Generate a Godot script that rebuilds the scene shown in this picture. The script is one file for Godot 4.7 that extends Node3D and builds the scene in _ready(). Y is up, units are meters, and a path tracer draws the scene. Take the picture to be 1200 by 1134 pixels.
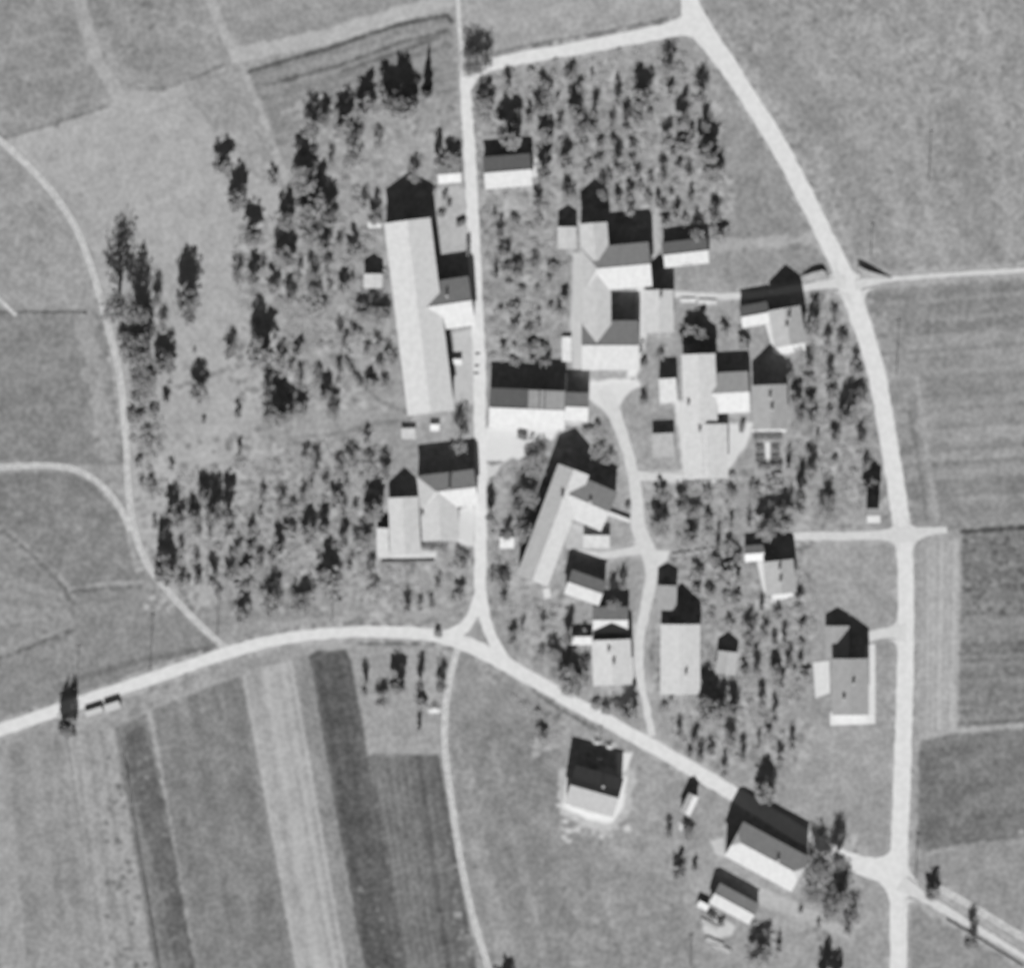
extends Node3D
# A village seen straight down from a survey aeroplane, on black-and-white film.
# Plan coordinates below are in survey units of 0.28 m, x to the east and y to the south, (600, 567) at the origin.
const S := 0.28
const MX := 150
const MW := 1500
const MH := 1434
const KEY := 1.56          # lit flat ground: linear picture value = albedo * KEY
const SHADOW := 5.93       # plan units of shadow per metre of height

var rng := RandomNumberGenerator.new()
var used := {}
var foot := []             # building footprints, so that no tree grows in one
var M := {}
var box_cache := {}
var ground_mat: StandardMaterial3D

func _ready():
	rng.seed = 71
	# ---------- camera, sky, sun, exposure ----------
	var cam := Camera3D.new()
	cam.name = "survey_camera"
	cam.position = Vector3(0, 2500, 0)
	cam.rotation_degrees = Vector3(-90, 0, 0)
	cam.fov = rad_to_deg(2.0 * atan(158.76 / 2500.0))
	cam.near = 10.0
	cam.far = 9000.0
	# an old survey lens, a little soft all over
	var lens := CameraAttributesPhysical.new()
	lens.frustum_focal_length = 12.0 * 2500.0 / 158.76
	lens.frustum_near = 10.0
	lens.frustum_far = 9000.0
	lens.exposure_aperture = 1.0
	lens.frustum_focus_distance = 275.0
	cam.attributes = lens
	add_child(cam)
	cam.current = true
	var env := Environment.new()
	env.background_mode = Environment.BG_SKY
	var sm := ProceduralSkyMaterial.new()
	sm.sky_top_color = Color(0.27, 0.27, 0.27)
	sm.sky_horizon_color = Color(0.35, 0.35, 0.35)
	sm.sky_curve = 0.15
	sm.ground_bottom_color = Color(0.2, 0.2, 0.2)
	sm.ground_horizon_color = Color(0.27, 0.27, 0.27)
	sm.sun_angle_max = 1.0
	var sky := Sky.new()
	sky.sky_material = sm
	env.sky = sky
	env.tonemap_mode = Environment.TONE_MAPPER_LINEAR
	env.tonemap_exposure = 1.9
	env.sdfgi_enabled = true
	env.ssao_enabled = true
	env.ssil_enabled = true
	var we := WorldEnvironment.new()
	we.name = "world_environment"
	we.environment = env
	add_child(we)
	var sun := DirectionalLight3D.new()
	sun.name = "sun"
	sun.light_energy = 1.6
	sun.light_color = Color(1, 1, 1)
	sun.light_angular_distance = 0.6
	sun.shadow_enabled = true
	add_child(sun)
	var el := deg_to_rad(31.0)
	var drift := deg_to_rad(2.5)
	sun.look_at_from_position(Vector3.ZERO, Vector3(sin(drift) * cos(el), -sin(el), -cos(drift) * cos(el)), Vector3.UP)

	materials()
	paint_land()
	land()
	roads()
	buildings()
	yard_things()
	poles()
	undergrowth()
	trees()

# ------------------------------------------------------------------ helpers
func P(x: float, y: float, h := 0.0) -> Vector3:
	return Vector3((x - 600.0) * S, h, (y - 567.0) * S)

func lin(t: float) -> float:
	var c := t / 255.0
	return c / 12.92 if c <= 0.04045 else pow((c + 0.055) / 1.055, 2.4)

func grey(albedo: float) -> Color:
	return Color(albedo, albedo, albedo).linear_to_srgb()

func called(n: String) -> String:
	if not used.has(n):
		used[n] = 0
		return n
	used[n] += 1
	return "%s_%03d" % [n, used[n]]

func tag(o: Node, label := "", category := "", group := "", kind := ""):
	if label != "": o.set_meta("label", label)
	if category != "": o.set_meta("category", category)
	if group != "": o.set_meta("group", group)
	if kind != "": o.set_meta("kind", kind)

func thing(n: String, label: String, category: String, at: Vector3, turn := 0.0, group := "") -> Node3D:
	var o := Node3D.new()
	o.name = called(n)
	o.position = at
	o.rotation.y = turn
	add_child(o)
	tag(o, label, category, group)
	return o

func part(parent: Node, n: String, mesh: Mesh, mat: Material, at := Vector3.ZERO) -> MeshInstance3D:
	var m := MeshInstance3D.new()
	m.name = n
	m.mesh = mesh
	if mat: m.material_override = mat
	m.position = at
	parent.add_child(m, true)
	return m

func new_st() -> SurfaceTool:
	var st := SurfaceTool.new()
	st.begin(Mesh.PRIMITIVE_TRIANGLES)
	return st

func poly(st: SurfaceTool, pts: Array, hint: Vector3):
	# a planar convex face whose front looks along hint
	var n := Vector3.ZERO
	for i in pts.size():
		n += (pts[i] as Vector3).cross(pts[(i + 1) % pts.size()])
	if n.length() < 1e-9: return
	n = n.normalized()
	var q := pts.duplicate()
	if n.dot(hint) > 0:
		q.reverse()
	else:
		n = -n
	for i in range(1, q.size() - 1):
		for v in [q[0], q[i], q[i + 1]]:
			st.set_normal(n)
			st.add_vertex(v)

func add_box(st: SurfaceTool, c: Vector3, s: Vector3, b := Basis()):
	var h := s * 0.5
	for f in [[Vector3(1, 0, 0), Vector3(0, 1, 0), Vector3(0, 0, 1)], [Vector3(0, 1, 0), Vector3(0, 0, 1), Vector3(1, 0, 0)], [Vector3(0, 0, 1), Vector3(1, 0, 0), Vector3(0, 1, 0)]]:
		for sg in [-1.0, 1.0]:
			var n: Vector3 = f[0] * sg
			var o: Vector3 = n * h
			var u: Vector3 = f[1] * h
			var v: Vector3 = f[2] * h
			poly(st, [c + b * (o + u + v), c + b * (o - u + v), c + b * (o - u - v), c + b * (o + u - v)], b * n)

func box_mesh(s: Vector3) -> Mesh:
	var k := "%.2f %.2f %.2f" % [s.x, s.y, s.z]
	if not box_cache.has(k):
		var st := new_st()
		add_box(st, Vector3.ZERO, s)
		box_cache[k] = st.commit()
	return box_cache[k]

func add_tube(st: SurfaceTool, a: Vector3, b: Vector3, ra: float, rb: float, n := 6):
	var d := (b - a).normalized()
	var u := d.cross(Vector3(0.31, 0.2, 0.93)).normalized()
	var v := d.cross(u)
	for i in n:
		var t0 := TAU * i / n
		var t1 := TAU * (i + 1) / n
		var e0 := u * cos(t0) + v * sin(t0)
		var e1 := u * cos(t1) + v * sin(t1)
		poly(st, [a + e0 * ra, a + e1 * ra, b + e1 * rb, b + e0 * rb], e0 + e1)
	var cap := []
	for i in n: cap.append(b + (u * cos(TAU * i / n) + v * sin(TAU * i / n)) * rb)
	poly(st, cap, d)

# ------------------------------------------------------------------ materials
func noise_tex(sd: int, freq: float, lo: float, hi: float, stretch := 1) -> ImageTexture:
	var n := FastNoiseLite.new()
	n.seed = sd
	n.frequency = freq
	n.fractal_octaves = 4
	var im := n.get_seamless_image(256, 256)
	im.convert(Image.FORMAT_L8)
	var d := im.get_data()
	for i in d.size(): d[i] = int(255.0 * (lo + (hi - lo) * d[i] / 255.0))
	im = Image.create_from_data(256, 256, false, Image.FORMAT_L8, d)
	if stretch > 1:
		im.resize(256, 256 / stretch, Image.INTERPOLATE_BILINEAR)
	im.convert(Image.FORMAT_RGB8)
	return ImageTexture.create_from_image(im)

func mat(albedo: float, tex: Texture2D = null, scale := 0.1, rough := 0.95) -> StandardMaterial3D:
	var m := StandardMaterial3D.new()
	m.albedo_color = grey(albedo)
	m.roughness = rough
	m.metallic_specular = 0.15
	if tex:
		m.albedo_texture = tex
		m.uv1_triplanar = true
		m.uv1_world_triplanar = true
		m.uv1_scale = Vector3.ONE * scale
	return m

func materials():
	var t_roof := noise_tex(3, 0.035, 0.89, 1.0)
	var t_road := noise_tex(5, 0.03, 0.93, 1.0)
	var t_dirt := noise_tex(9, 0.03, 0.80, 1.0)
	M.t_roof = t_roof
	M.road = mat(0.46, t_road, 0.045)
	M.track = mat(0.44, t_dirt, 0.06)
	M.lane = mat(0.41, t_road, 0.05)
	M.concrete = mat(0.45, t_road, 0.07)
	M.wall = mat(0.5, t_road, 0.1)
	M.wood = mat(0.14, t_dirt, 0.3)
	M.pale_wood = mat(0.42, t_dirt, 0.3)
	M.stone = mat(0.36, t_dirt, 0.3)
	M.frame = mat(0.55)
	M.glass = mat(0.03, null, 1.0, 0.15)
	M.brick = mat(0.2, t_dirt, 0.5)
	M.metal = mat(0.1, null, 1.0, 0.6)
	M.tyre = mat(0.03)
	M.sand = mat(0.38, t_dirt, 0.3)
	M.soil = mat(0.08, t_dirt, 0.2)
	M.bark = mat(0.11, t_dirt, 0.5)
	M.pale_body = mat(0.38, t_road, 0.3, 0.6)
	for k in [["leaf", 0.0], ["needle", 0.0]]:
		var m := StandardMaterial3D.new()
		m.vertex_color_use_as_albedo = true
		m.roughness = 0.9
		m.metallic_specular = 0.1
		m.cull_mode = BaseMaterial3D.CULL_DISABLED
		m.backlight = Color(0.3, 0.3, 0.3) if k[0] == "leaf" else Color(0, 0, 0)
		M[k[0]] = m

func roof_mat(albedo: float) -> StandardMaterial3D:
	var k := "roof%.3f" % albedo
	if not M.has(k):
		M[k] = mat(albedo, M.t_roof, 0.05)
	return M[k]

# ------------------------------------------------------------------ the colour of the land
var land_img: Image

func fill(pts: Array, tone: float):
	# scan-line fill of a plan polygon
	var y0 := 1e9
	var y1 := -1e9
	for p in pts:
		y0 = min(y0, p[1])
		y1 = max(y1, p[1])
	var c := Color8(int(clamp(tone, 0, 255)), int(clamp(tone, 0, 255)), int(clamp(tone, 0, 255)))
	for y in range(max(int(floor(y0)), -MX), min(int(ceil(y1)), MH - MX)):
		var xs := []
		var yc := y + 0.5
		for i in pts.size():
			var a = pts[i]
			var b = pts[(i + 1) % pts.size()]
			if (a[1] <= yc) != (b[1] <= yc):
				xs.append(a[0] + (yc - a[1]) / (b[1] - a[1]) * (b[0] - a[0]))
		xs.sort()
		for i in range(0, xs.size() - 1, 2):
			var xa := int(round(xs[i]))
			var xb := int(round(xs[i + 1]))
			if xb > xa: land_img.fill_rect(Rect2i(xa + MX, y + MX, xb - xa, 1), c)

func rough(pts: Array, amp := 1.6, step := 9.0) -> Array:
	# a field edge is never ruled: break it up
	var out := []
	for i in pts.size():
		var a := Vector2(pts[i][0], pts[i][1])
		var b := Vector2(pts[(i + 1) % pts.size()][0], pts[(i + 1) % pts.size()][1])
		var n := int(max(1.0, a.distance_to(b) / step))
		for k in n:
			var q := a.lerp(b, float(k) / n)
			out.append([q.x + rng.randf_range(-amp, amp), q.y + rng.randf_range(-amp, amp)])
	return out

func band(pts: Array, w: float, tone: float, jit := 0.5):
	# a strip of one tone along a line
	for i in pts.size() - 1:
		var a := Vector2(pts[i][0], pts[i][1])
		var b := Vector2(pts[i + 1][0], pts[i + 1][1])
		var n := int(max(1.0, a.distance_to(b) / 6.0))
		var v := (b - a).normalized().orthogonal() * w * 0.5
		for k in n:
			var p := a.lerp(b, float(k) / n)
			var q := a.lerp(b, (k + 1.15) / n)
			var j := v * rng.randf_range(1.0 - jit, 1.0 + jit)
			fill([[p.x + j.x, p.y + j.y], [q.x + j.x, q.y + j.y], [q.x - j.x, q.y - j.y], [p.x - j.x, p.y - j.y]], tone + rng.randf_range(-3, 3))

func stripes(q: Array, n: int, base: float, amp: float):
	# worked strips that run from the side q0-q1 to the side q3-q2
	var a := Vector2(q[0][0], q[0][1])
	var b := Vector2(q[1][0], q[1][1])
	var c := Vector2(q[2][0], q[2][1])
	var d := Vector2(q[3][0], q[3][1])
	for i in n:
		var t0 := float(i) / n
		var t1 := float(i + 1) / n
		var tone := base + rng.randf_range(-amp, amp)
		for k in 12:
			var e0 := k / 12.0
			var e1 := (k + 1) / 12.0
			var w0 := a.lerp(d, e0)
			var w1 := a.lerp(d, e1)
			var x0 := b.lerp(c, e0)
			var x1 := b.lerp(c, e1)
			var p0 := w0.lerp(x0, t0)
			var p1 := w0.lerp(x0, t1)
			var p2 := w1.lerp(x1, t1)
			var p3 := w1.lerp(x1, t0)
			fill([[p0.x, p0.y], [p1.x, p1.y], [p2.x, p2.y], [p3.x, p3.y]], tone + rng.randf_range(-2.5, 2.5))

func spots(x0: float, y0: float, x1: float, y1: float, n: int, tone: float, amp: float, rmin: float, rmax: float, inside: Array = []):
	var pv := PackedVector2Array()
	for p in inside: pv.append(Vector2(p[0], p[1]))
	for i in n:
		var c := Vector2(rng.randf_range(x0, x1), rng.randf_range(y0, y1))
		if pv.size() > 2 and not Geometry2D.is_point_in_polygon(c, pv): continue
		var pts := []
		var r := rng.randf_range(rmin, rmax)
		var e := rng.randf_range(0.5, 1.0)
		for k in 9:
			var rr := r * rng.randf_range(0.6, 1.15)
			pts.append([c.x + cos(TAU * k / 9) * rr, c.y + sin(TAU * k / 9) * rr * e])
		fill(pts, tone + rng.randf_range(-amp, amp))

var FIELDS := [
	["meadow", "open meadow with pale mown grass beside the western track", 165.0, [[0, 165], [130, 122], [150, 105], [190, 108], [275, 75], [290, 84], [320, 172], [345, 240], [330, 420], [300, 520], [280, 640], [240, 720], [205, 700], [170, 655], [155, 600], [150, 500], [140, 415], [110, 300], [75, 240], [40, 195]]],
	["meadow", "grey meadow with a dark southern edge at the north-western corner", 145.0, [[-150, -150], [60, -150], [88, 0], [106, 70], [130, 120], [0, 160], [-150, 205]]],
	["meadow", "mottled meadow tongue between two pale field paths", 143.0, [[70, -150], [215, -150], [240, 0], [270, 62], [190, 106], [160, 98], [125, 60], [98, 0]]],
	["field", "grey field north of the curved plough line", 146.0, [[225, -150], [535, -150], [531, 0], [480, 8], [380, 38], [290, 56], [270, 40], [250, 0]]],
	["field", "worked strip with curved plough lines above the spruce trees", 139.0, [[290, 84], [380, 58], [470, 28], [527, 18], [532, 60], [535, 108], [440, 135], [322, 172]]],
	["field", "smooth grey field north of the upper road", 158.0, [[547, -150], [790, -150], [800, 0], [798, 18], [700, 42], [600, 60], [556, 72], [545, 40]]],
	["field", "wide mottled field east of the curving main road", 149.0, [[826, -150], [1350, -150], [1350, 300], [1200, 312], [1012, 326], [990, 300], [930, 180], [870, 85], [834, 28]]],
	["meadow", "grey meadow between the orchard and the curving main road", 143.0, [[800, 62], [830, 62], [905, 180], [975, 310], [930, 330], [850, 332], [848, 200], [840, 120]]],
	["field", "ribbed grey field east of the main road below the lane", 142.0, [[1016, 340], [1200, 321], [1350, 310], [1350, 612], [1200, 615], [1118, 620], [1072, 612], [1058, 530], [1040, 430]]],
	["field", "rough dark ploughed field behind the pale stubble strip", 126.0, [[1128, 624], [1350, 618], [1350, 842], [1200, 848], [1122, 855]]],
	["field", "pale stubble strip along the eastern side of the main road", 166.0, [[1077, 634], [1128, 632], [1122, 856], [1076, 862]]],
	["field", "dark grey field south of the stubble strip", 120.0, [[1078, 868], [1122, 858], [1200, 852], [1350, 846], [1350, 965], [1200, 974], [1085, 1000], [1074, 990]]],
	["field", "plain grey field at the south-eastern corner", 145.0, [[1076, 1002], [1200, 976], [1350, 966], [1350, 1180], [1200, 1110], [1110, 1058], [1072, 1030]]],
	["meadow", "grey meadow south of the forked eastern track", 142.0, [[1068, 1060], [1110, 1076], [1200, 1134], [1350, 1230], [1350, 1284], [1066, 1284]]],
	["field", "wide grey field between the southern track and the lone white house", 141.0, [[540, 762], [585, 782], [640, 830], [658, 870], [652, 950], [740, 1010], [800, 1040], [815, 1134], [815, 1284], [610, 1284], [574, 1134], [552, 1045], [538, 960], [528, 880], [526, 830]]],
	["field", "pale grey field strip at the south-western corner", 150.0, [[-150, 920], [0, 875], [78, 857], [116, 1134], [130, 1284], [-150, 1284]]],
	["field", "streaked field strip beside the dark weedy strip", 154.0, [[78, 864], [140, 850], [150, 900], [188, 1134], [208, 1284], [132, 1284], [116, 1134]]],
	["field", "dark weedy field strip with ragged western edge", 118.0, [[140, 850], [174, 836], [200, 960], [231, 1134], [255, 1284], [210, 1284], [186, 1134], [160, 990]]],
	["field", "mid grey field strip west of the pale stubble strip", 128.0, [[178, 832], [283, 792], [310, 930], [346, 1134], [372, 1284], [257, 1284], [233, 1134], [202, 960]]],
	["field", "pale striped stubble strip below the village road bend", 165.0, [[283, 788], [342, 772], [370, 930], [406, 1134], [432, 1284], [374, 1284], [347, 1134], [311, 930]]],
	["field", "narrow grey strip beside the dark ploughed strip", 142.0, [[342, 770], [362, 768], [392, 950], [427, 1134], [452, 1284], [434, 1284], [407, 1134], [371, 930]]],
	["field", "dark ploughed strip below the village road bend", 93.0, [[362, 770], [372, 762], [404, 762], [411, 770], [432, 890], [476, 1134], [500, 1284], [454, 1284], [428, 1134], [393, 950]]],
	["field", "grey harrowed plot south of the garden lot", 119.0, [[432, 884], [488, 884], [500, 1000], [520, 1134], [540, 1284], [502, 1284], [477, 1134]]],
	["field", "narrow dark plot beside the southern track", 106.0, [[488, 884], [514, 884], [524, 960], [540, 1060], [556, 1134], [585, 1284], [542, 1284], [521, 1134], [501, 1000]]],
	["meadow", "pale garden lot in the corner of the southern track", 156.0, [[414, 766], [480, 756], [531, 760], [522, 800], [519, 840], [520, 880], [434, 880]]],
	["meadow", "grey meadow west of the long western track", 151.0, [[-150, 110], [-20, 160], [30, 210], [95, 300], [118, 368], [0, 366], [-150, 366]]],
	["field", "darker field square west of the row of tall trees", 133.0, [[-150, 366], [100, 364], [128, 400], [142, 500], [145, 545], [110, 545], [0, 540], [-150, 540]]],
	["meadow", "dark grass wedge inside the bend of the western track", 128.0, [[-150, 556], [0, 554], [70, 552], [105, 562], [140, 600], [152, 650], [172, 684], [85, 690], [62, 660], [20, 625], [-150, 560]]],
	["field", "grey field corner west of the curved dark bank", 141.0, [[-150, 570], [0, 622], [40, 655], [76, 692], [88, 736], [0, 768], [-150, 820]]],
	["meadow", "grey roadside meadow inside the western fork", 137.0, [[-150, 828], [0, 772], [88, 740], [88, 692], [172, 688], [205, 714], [255, 756], [180, 782], [100, 810], [0, 846], [-150, 895]]],
]

var YARDS := [
	["yard", "pale gravel yard beside the long barn and the street", 174.0, [[508, 262], [512, 222], [530, 216], [549, 222], [553, 298], [515, 300]]],
	["yard", "grey trampled yard between the long barn and the street", 186.0, [[530, 390], [556, 384], [560, 470], [545, 478], [533, 470]]],
	["yard", "bright paved yard in front of the roadside barn", 211.0, [[568, 500], [690, 494], [676, 498], [656, 500], [648, 516], [640, 514], [630, 522], [618, 520], [612, 541], [600, 536], [590, 542], [576, 546], [567, 540]]],
	["yard", "pale triangle of worn ground below the roadside barn", 196.0, [[567, 540], [590, 540], [584, 552], [570, 566]]],
	["yard", "bright farmyard south of the four sided farm", 208.0, [[690, 446], [745, 442], [752, 452], [735, 462], [726, 478], [738, 530], [728, 524], [712, 486], [690, 468]]],
	["yard", "pale gravel lane between the four sided farm and the brown house", 203.0, [[746, 334], [756, 330], [757, 392], [752, 430], [742, 446], [734, 440], [747, 405]]],
	["yard", "pale strip of worn ground west of the four sided farm", 192.0, [[671, 296], [684, 296], [683, 440], [671, 442], [668, 380]]],
	["yard", "bright yard around the broad farmhouse", 205.0, [[790, 470], [804, 470], [806, 556], [850, 556], [854, 496], [884, 494], [876, 520], [862, 540], [850, 556], [834, 568], [812, 568], [770, 562], [752, 560], [752, 552], [800, 552]]],
	["yard", "dusty bright ground around the lone roadside house", 216.0, [[664, 912], [670, 912], [668, 944], [712, 956], [722, 912], [735, 908], [731, 946], [716, 966], [690, 960], [660, 946]]],
	["yard", "bright pad with rubble beside the lone roadside house", 212.0, [[722, 880], [742, 882], [734, 904], [724, 908]]],
	["yard", "bright yard between the street and the hipped farmhouse", 205.0, [[522, 610], [536, 596], [554, 590], [558, 600], [556, 640], [544, 640], [532, 632], [520, 634]]],
	["yard", "pale yard south of the small western shed roofs", 200.0, [[442, 648], [512, 645], [512, 655], [444, 656]]],
	["yard", "pale worn ground between sheds and slanted barn", 178.0, [[664, 610], [684, 616], [690, 640], [752, 640], [752, 652], [700, 656], [680, 652], [662, 640]]],
	["yard", "pale triangle around the village crossroads", 208.0, [[742, 636], [752, 630], [760, 644], [786, 645], [782, 656], [772, 664], [760, 666], [752, 650]]],
	["yard", "grey worn ground west of the tall plain house", 178.0, [[741, 730], [752, 730], [756, 800], [770, 800], [766, 812], [742, 806]]],
	["yard", "bright strip of yard east of the pointed gable house", 208.0, [[738, 748], [748, 758], [749, 800], [738, 803]]],
	["yard", "pale yard of the southernmost shed", 196.0, [[822, 1086], [836, 1068], [862, 1084], [858, 1096], [838, 1100], [824, 1094]]],
	["yard", "pale forecourt west of the half hipped farmhouse", 190.0, [[832, 985], [848, 980], [850, 1004], [838, 1002]]],
	["yard", "worn grey lane south of the half hipped farmhouse", 172.0, [[884, 1036], [920, 1050], [1000, 1090], [995, 1102], [930, 1074], [890, 1062]]],
]

func paint_land():
	land_img = Image.create(MW, MH, false, Image.FORMAT_RGB8)
	land_img.fill(Color8(153, 153, 153))
	for f in FIELDS:
		fill(rough(f[3]), f[2])
	stripes([[-150, -150], [-150, 200], [125, 118], [62, -150]], 26, 146, 6)
	stripes([[225, -150], [262, 30], [530, -20], [535, -150]], 12, 147, 6)
	stripes([[547, -150], [548, 60], [798, 16], [790, -150]], 16, 158, 4)
	stripes([[290, 84], [322, 172], [535, 108], [527, 18]], 12, 139, 7)
	stripes([[-150, 570], [-150, 820], [86, 738], [72, 690]], 14, 141, 6)
	stripes([[1078, 870], [1078, 995], [1350, 965], [1350, 848]], 14, 121, 8)
	fill(rough([[212, 100], [270, 78], [290, 84], [330, 190], [305, 215], [255, 160]], 2.5), 150)
	band([[210, 100], [225, 125], [252, 158]], 4, 166)
	band([[286, 84], [310, 140], [346, 236]], 5, 168)
	band([[300, 152], [318, 190], [342, 240]], 2, 134)
	spots(110, 0, 185, 80, 40, 131, 6, 2, 8)
	spots(180, 0, 262, 60, 30, 152, 5, 3, 9)
	spots(0, 230, 70, 330, 50, 142, 5, 3, 9)
	spots(0, 20, 90, 150, 60, 140, 5, 3, 9)
	# pale grass paths and headlands between the fields
	band([[85, -150], [92, 0], [112, 70], [140, 112]], 16, 164, 0.15)
	band([[232, -150], [246, 0], [268, 50], [280, 70]], 12, 166, 0.15)
	band([[270, 66], [380, 44], [470, 16], [531, -2]], 18, 174, 0.12)
	band([[283, 76], [310, 140], [330, 200]], 7, 164)
	band([[0, 163], [60, 145], [128, 124]], 3, 122)
	band([[160, 104], [188, 105], [230, 90], [262, 76]], 3, 124)
	# furrows of bare earth left by the plough
	band([[290, 84], [380, 58], [470, 28], [524, 18], [530, 26]], 4, 88, 0.3)
	band([[312, 100], [400, 76], [470, 50], [525, 36]], 4, 104)
	band([[400, 84], [470, 60], [514, 44]], 4, 106)
	band([[325, 122], [380, 106], [430, 90]], 2, 126)
	band([[330, 133], [400, 112]], 2, 164)
	# verges
	band([[565, 66], [600, 58], [700, 40], [796, 20]], 4, 112)
	band([[850, 40], [900, 120], [1000, 290]], 10, 158)
	band([[1030, 18], [960, 22], [880, 34]], 4, 162)
	stripes([[1016, 345], [1016, 610], [1350, 590], [1350, 318]], 50, 142, 11)
	band([[1060, 380], [1120, 384], [1200, 372]], 10, 128)
	band([[1040, 350], [1060, 420], [1075, 500], [1090, 610]], 14, 142)
	band([[1074, 440], [1086, 520], [1098, 612]], 8, 158)
	band([[1066, 480], [1080, 560], [1086, 608]], 4, 124)
	stripes([[1077, 634], [1128, 632], [1122, 856], [1076, 862]], 15, 166, 11)
	stripes([[1128, 640], [1124, 850], [1350, 840], [1350, 630]], 46, 127, 13)
	band([[1126, 623], [1200, 618], [1350, 612]], 5, 80)
	spots(1128, 630, 1350, 720, 420, 106, 14, 1.5, 5)
	spots(1128, 630, 1350, 850, 500, 140, 10, 1.5, 4)
	band([[1078, 864], [1120, 856], [1200, 850]], 6, 164)
	band([[1090, 880], [1094, 930], [1092, 985]], 22, 112, 0.2)
	band([[1120, 900], [1150, 890], [1200, 872], [1350, 860]], 14, 126, 0.2)
	band([[1110, 960], [1150, 940], [1200, 925], [1350, 900]], 18, 128, 0.2)
	spots(1080, 868, 1300, 970, 160, 121, 6, 2, 6)
	band([[1086, 1000], [1200, 975]], 4, 160)
	band([[1090, 990], [1160, 982], [1200, 978]], 6, 118)
	# speckled field in the north-east
	spots(835, 0, 1350, 320, 1500, 136, 7, 1.5, 4.5, FIELDS[6][3])
	spots(835, 0, 1350, 320, 700, 158, 5, 2, 7, FIELDS[6][3])
	for b in [[[[900, 60], [960, 130], [1010, 240]], 30, 144], [[[1000, 20], [1050, 60], [1100, 150]], 26, 154], [[[1110, 120], [1140, 200], [1150, 300]], 34, 143], [[[930, 20], [1040, 200], [1070, 300]], 18, 156], [[[1190, 10], [1240, 160], [1260, 300]], 30, 145]]:
		band(b[0], b[1], b[2], 0.2)
	spots(835, 0, 1350, 320, 900, 140, 9, 1.5, 5, FIELDS[6][3])
	band([[1060, 110], [1075, 180], [1085, 240], [1110, 310]], 12, 158)
	band([[1150, 20], [1170, 120], [1185, 300]], 10, 158)
	spots(860, 205, 950, 290, 60, 136, 5, 2, 9)
	# southern strips
	stripes([[-150, 920], [80, 860], [130, 1284], [-150, 1284]], 26, 149, 8)
	stripes([[80, 864], [140, 850], [208, 1284], [132, 1284]], 12, 153, 10)
	stripes([[134, 852], [173, 838], [255, 1284], [206, 1284]], 7, 124, 9)
	fill(rough([[146, 862], [168, 848], [186, 930], [204, 1010], [222, 1134], [238, 1284], [222, 1284], [206, 1134], [186, 1040], [164, 960], [150, 900]], 3.5, 7.0), 103)
	fill(rough([[196, 1030], [206, 1026], [230, 1134], [250, 1284], [244, 1284], [222, 1134]], 2.0, 7.0), 100)
	spots(125, 880, 205, 1134, 160, 122, 10, 1.5, 5)
	band([[174, 832], [200, 960], [232, 1134], [256, 1284]], 5, 160)
	stripes([[178, 832], [283, 792], [372, 1284], [257, 1284]], 18, 128, 5)
	stripes([[283, 790], [342, 773], [432, 1284], [374, 1284]], 15, 166, 11)
	stripes([[342, 771], [362, 770], [452, 1284], [434, 1284]], 4, 142, 5)
	stripes([[363, 772], [411, 772], [500, 1284], [454, 1284]], 11, 92, 9)
	stripes([[432, 886], [488, 886], [540, 1284], [502, 1284]], 12, 118, 11)
	stripes([[488, 886], [514, 886], [585, 1284], [542, 1284]], 5, 106, 9)
	spots(420, 960, 540, 1284, 140, 122, 9, 1.5, 5)
	stripes([[530, 850], [650, 860], [815, 1284], [612, 1284]], 24, 141, 9)
	band([[440, 884], [480, 886]], 4, 128)
	band([[604, 850], [618, 960], [650, 1060], [690, 1284]], 40, 134, 0.1)
	band([[545, 900], [566, 1020], [600, 1134]], 18, 150, 0.15)
	spots(525, 850, 640, 900, 90, 132, 5, 2, 8)
	spots(530, 880, 800, 1200, 420, 139, 8, 2, 6)
	spots(650, 960, 860, 1134, 260, 147, 8, 2, 8)
	spots(600, 830, 660, 880, 40, 132, 14, 3, 7)
	spots(625, 865, 650, 885, 8, 172, 6, 5, 10)
	# west
	spots(0, 366, 130, 540, 260, 134, 7, 2, 8)
	band([[-150, 366], [0, 366], [92, 364]], 3, 124)
	band([[96, 366], [112, 440], [130, 540]], 22, 152)
	band([[0, 620], [40, 652], [76, 690], [86, 722]], 5, 114)
	band([[80, 690], [120, 684], [168, 682]], 4, 158)
	band([[82, 694], [120, 690], [166, 688]], 4, 114)
	band([[-150, 818], [0, 770], [88, 738]], 5, 108)
	band([[0, 764], [84, 732]], 8, 152)
	spots(0, 560, 140, 680, 160, 137, 6, 2, 8)
	spots(0, 690, 240, 840, 200, 139, 5, 2, 7)
	band([[60, 805], [160, 775], [250, 758]], 6, 118)
	band([[290, 752], [340, 738], [420, 730], [500, 734]], 5, 122)
	band([[240, 732], [300, 722], [400, 716]], 10, 140)
	band([[420, 754], [500, 754], [530, 760]], 4, 116)
	band([[560, 768], [600, 792], [650, 826], [700, 856]], 5, 116)
	spots(20, 150, 320, 520, 500, 162, 5, 2, 8, FIELDS[0][3])
	spots(300, 500, 440, 570, 90, 142, 7, 2, 8)
	band([[150, 520], [130, 380], [112, 310]], 14, 166)
	band([[205, 455], [260, 435], [320, 415]], 4, 138)
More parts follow.
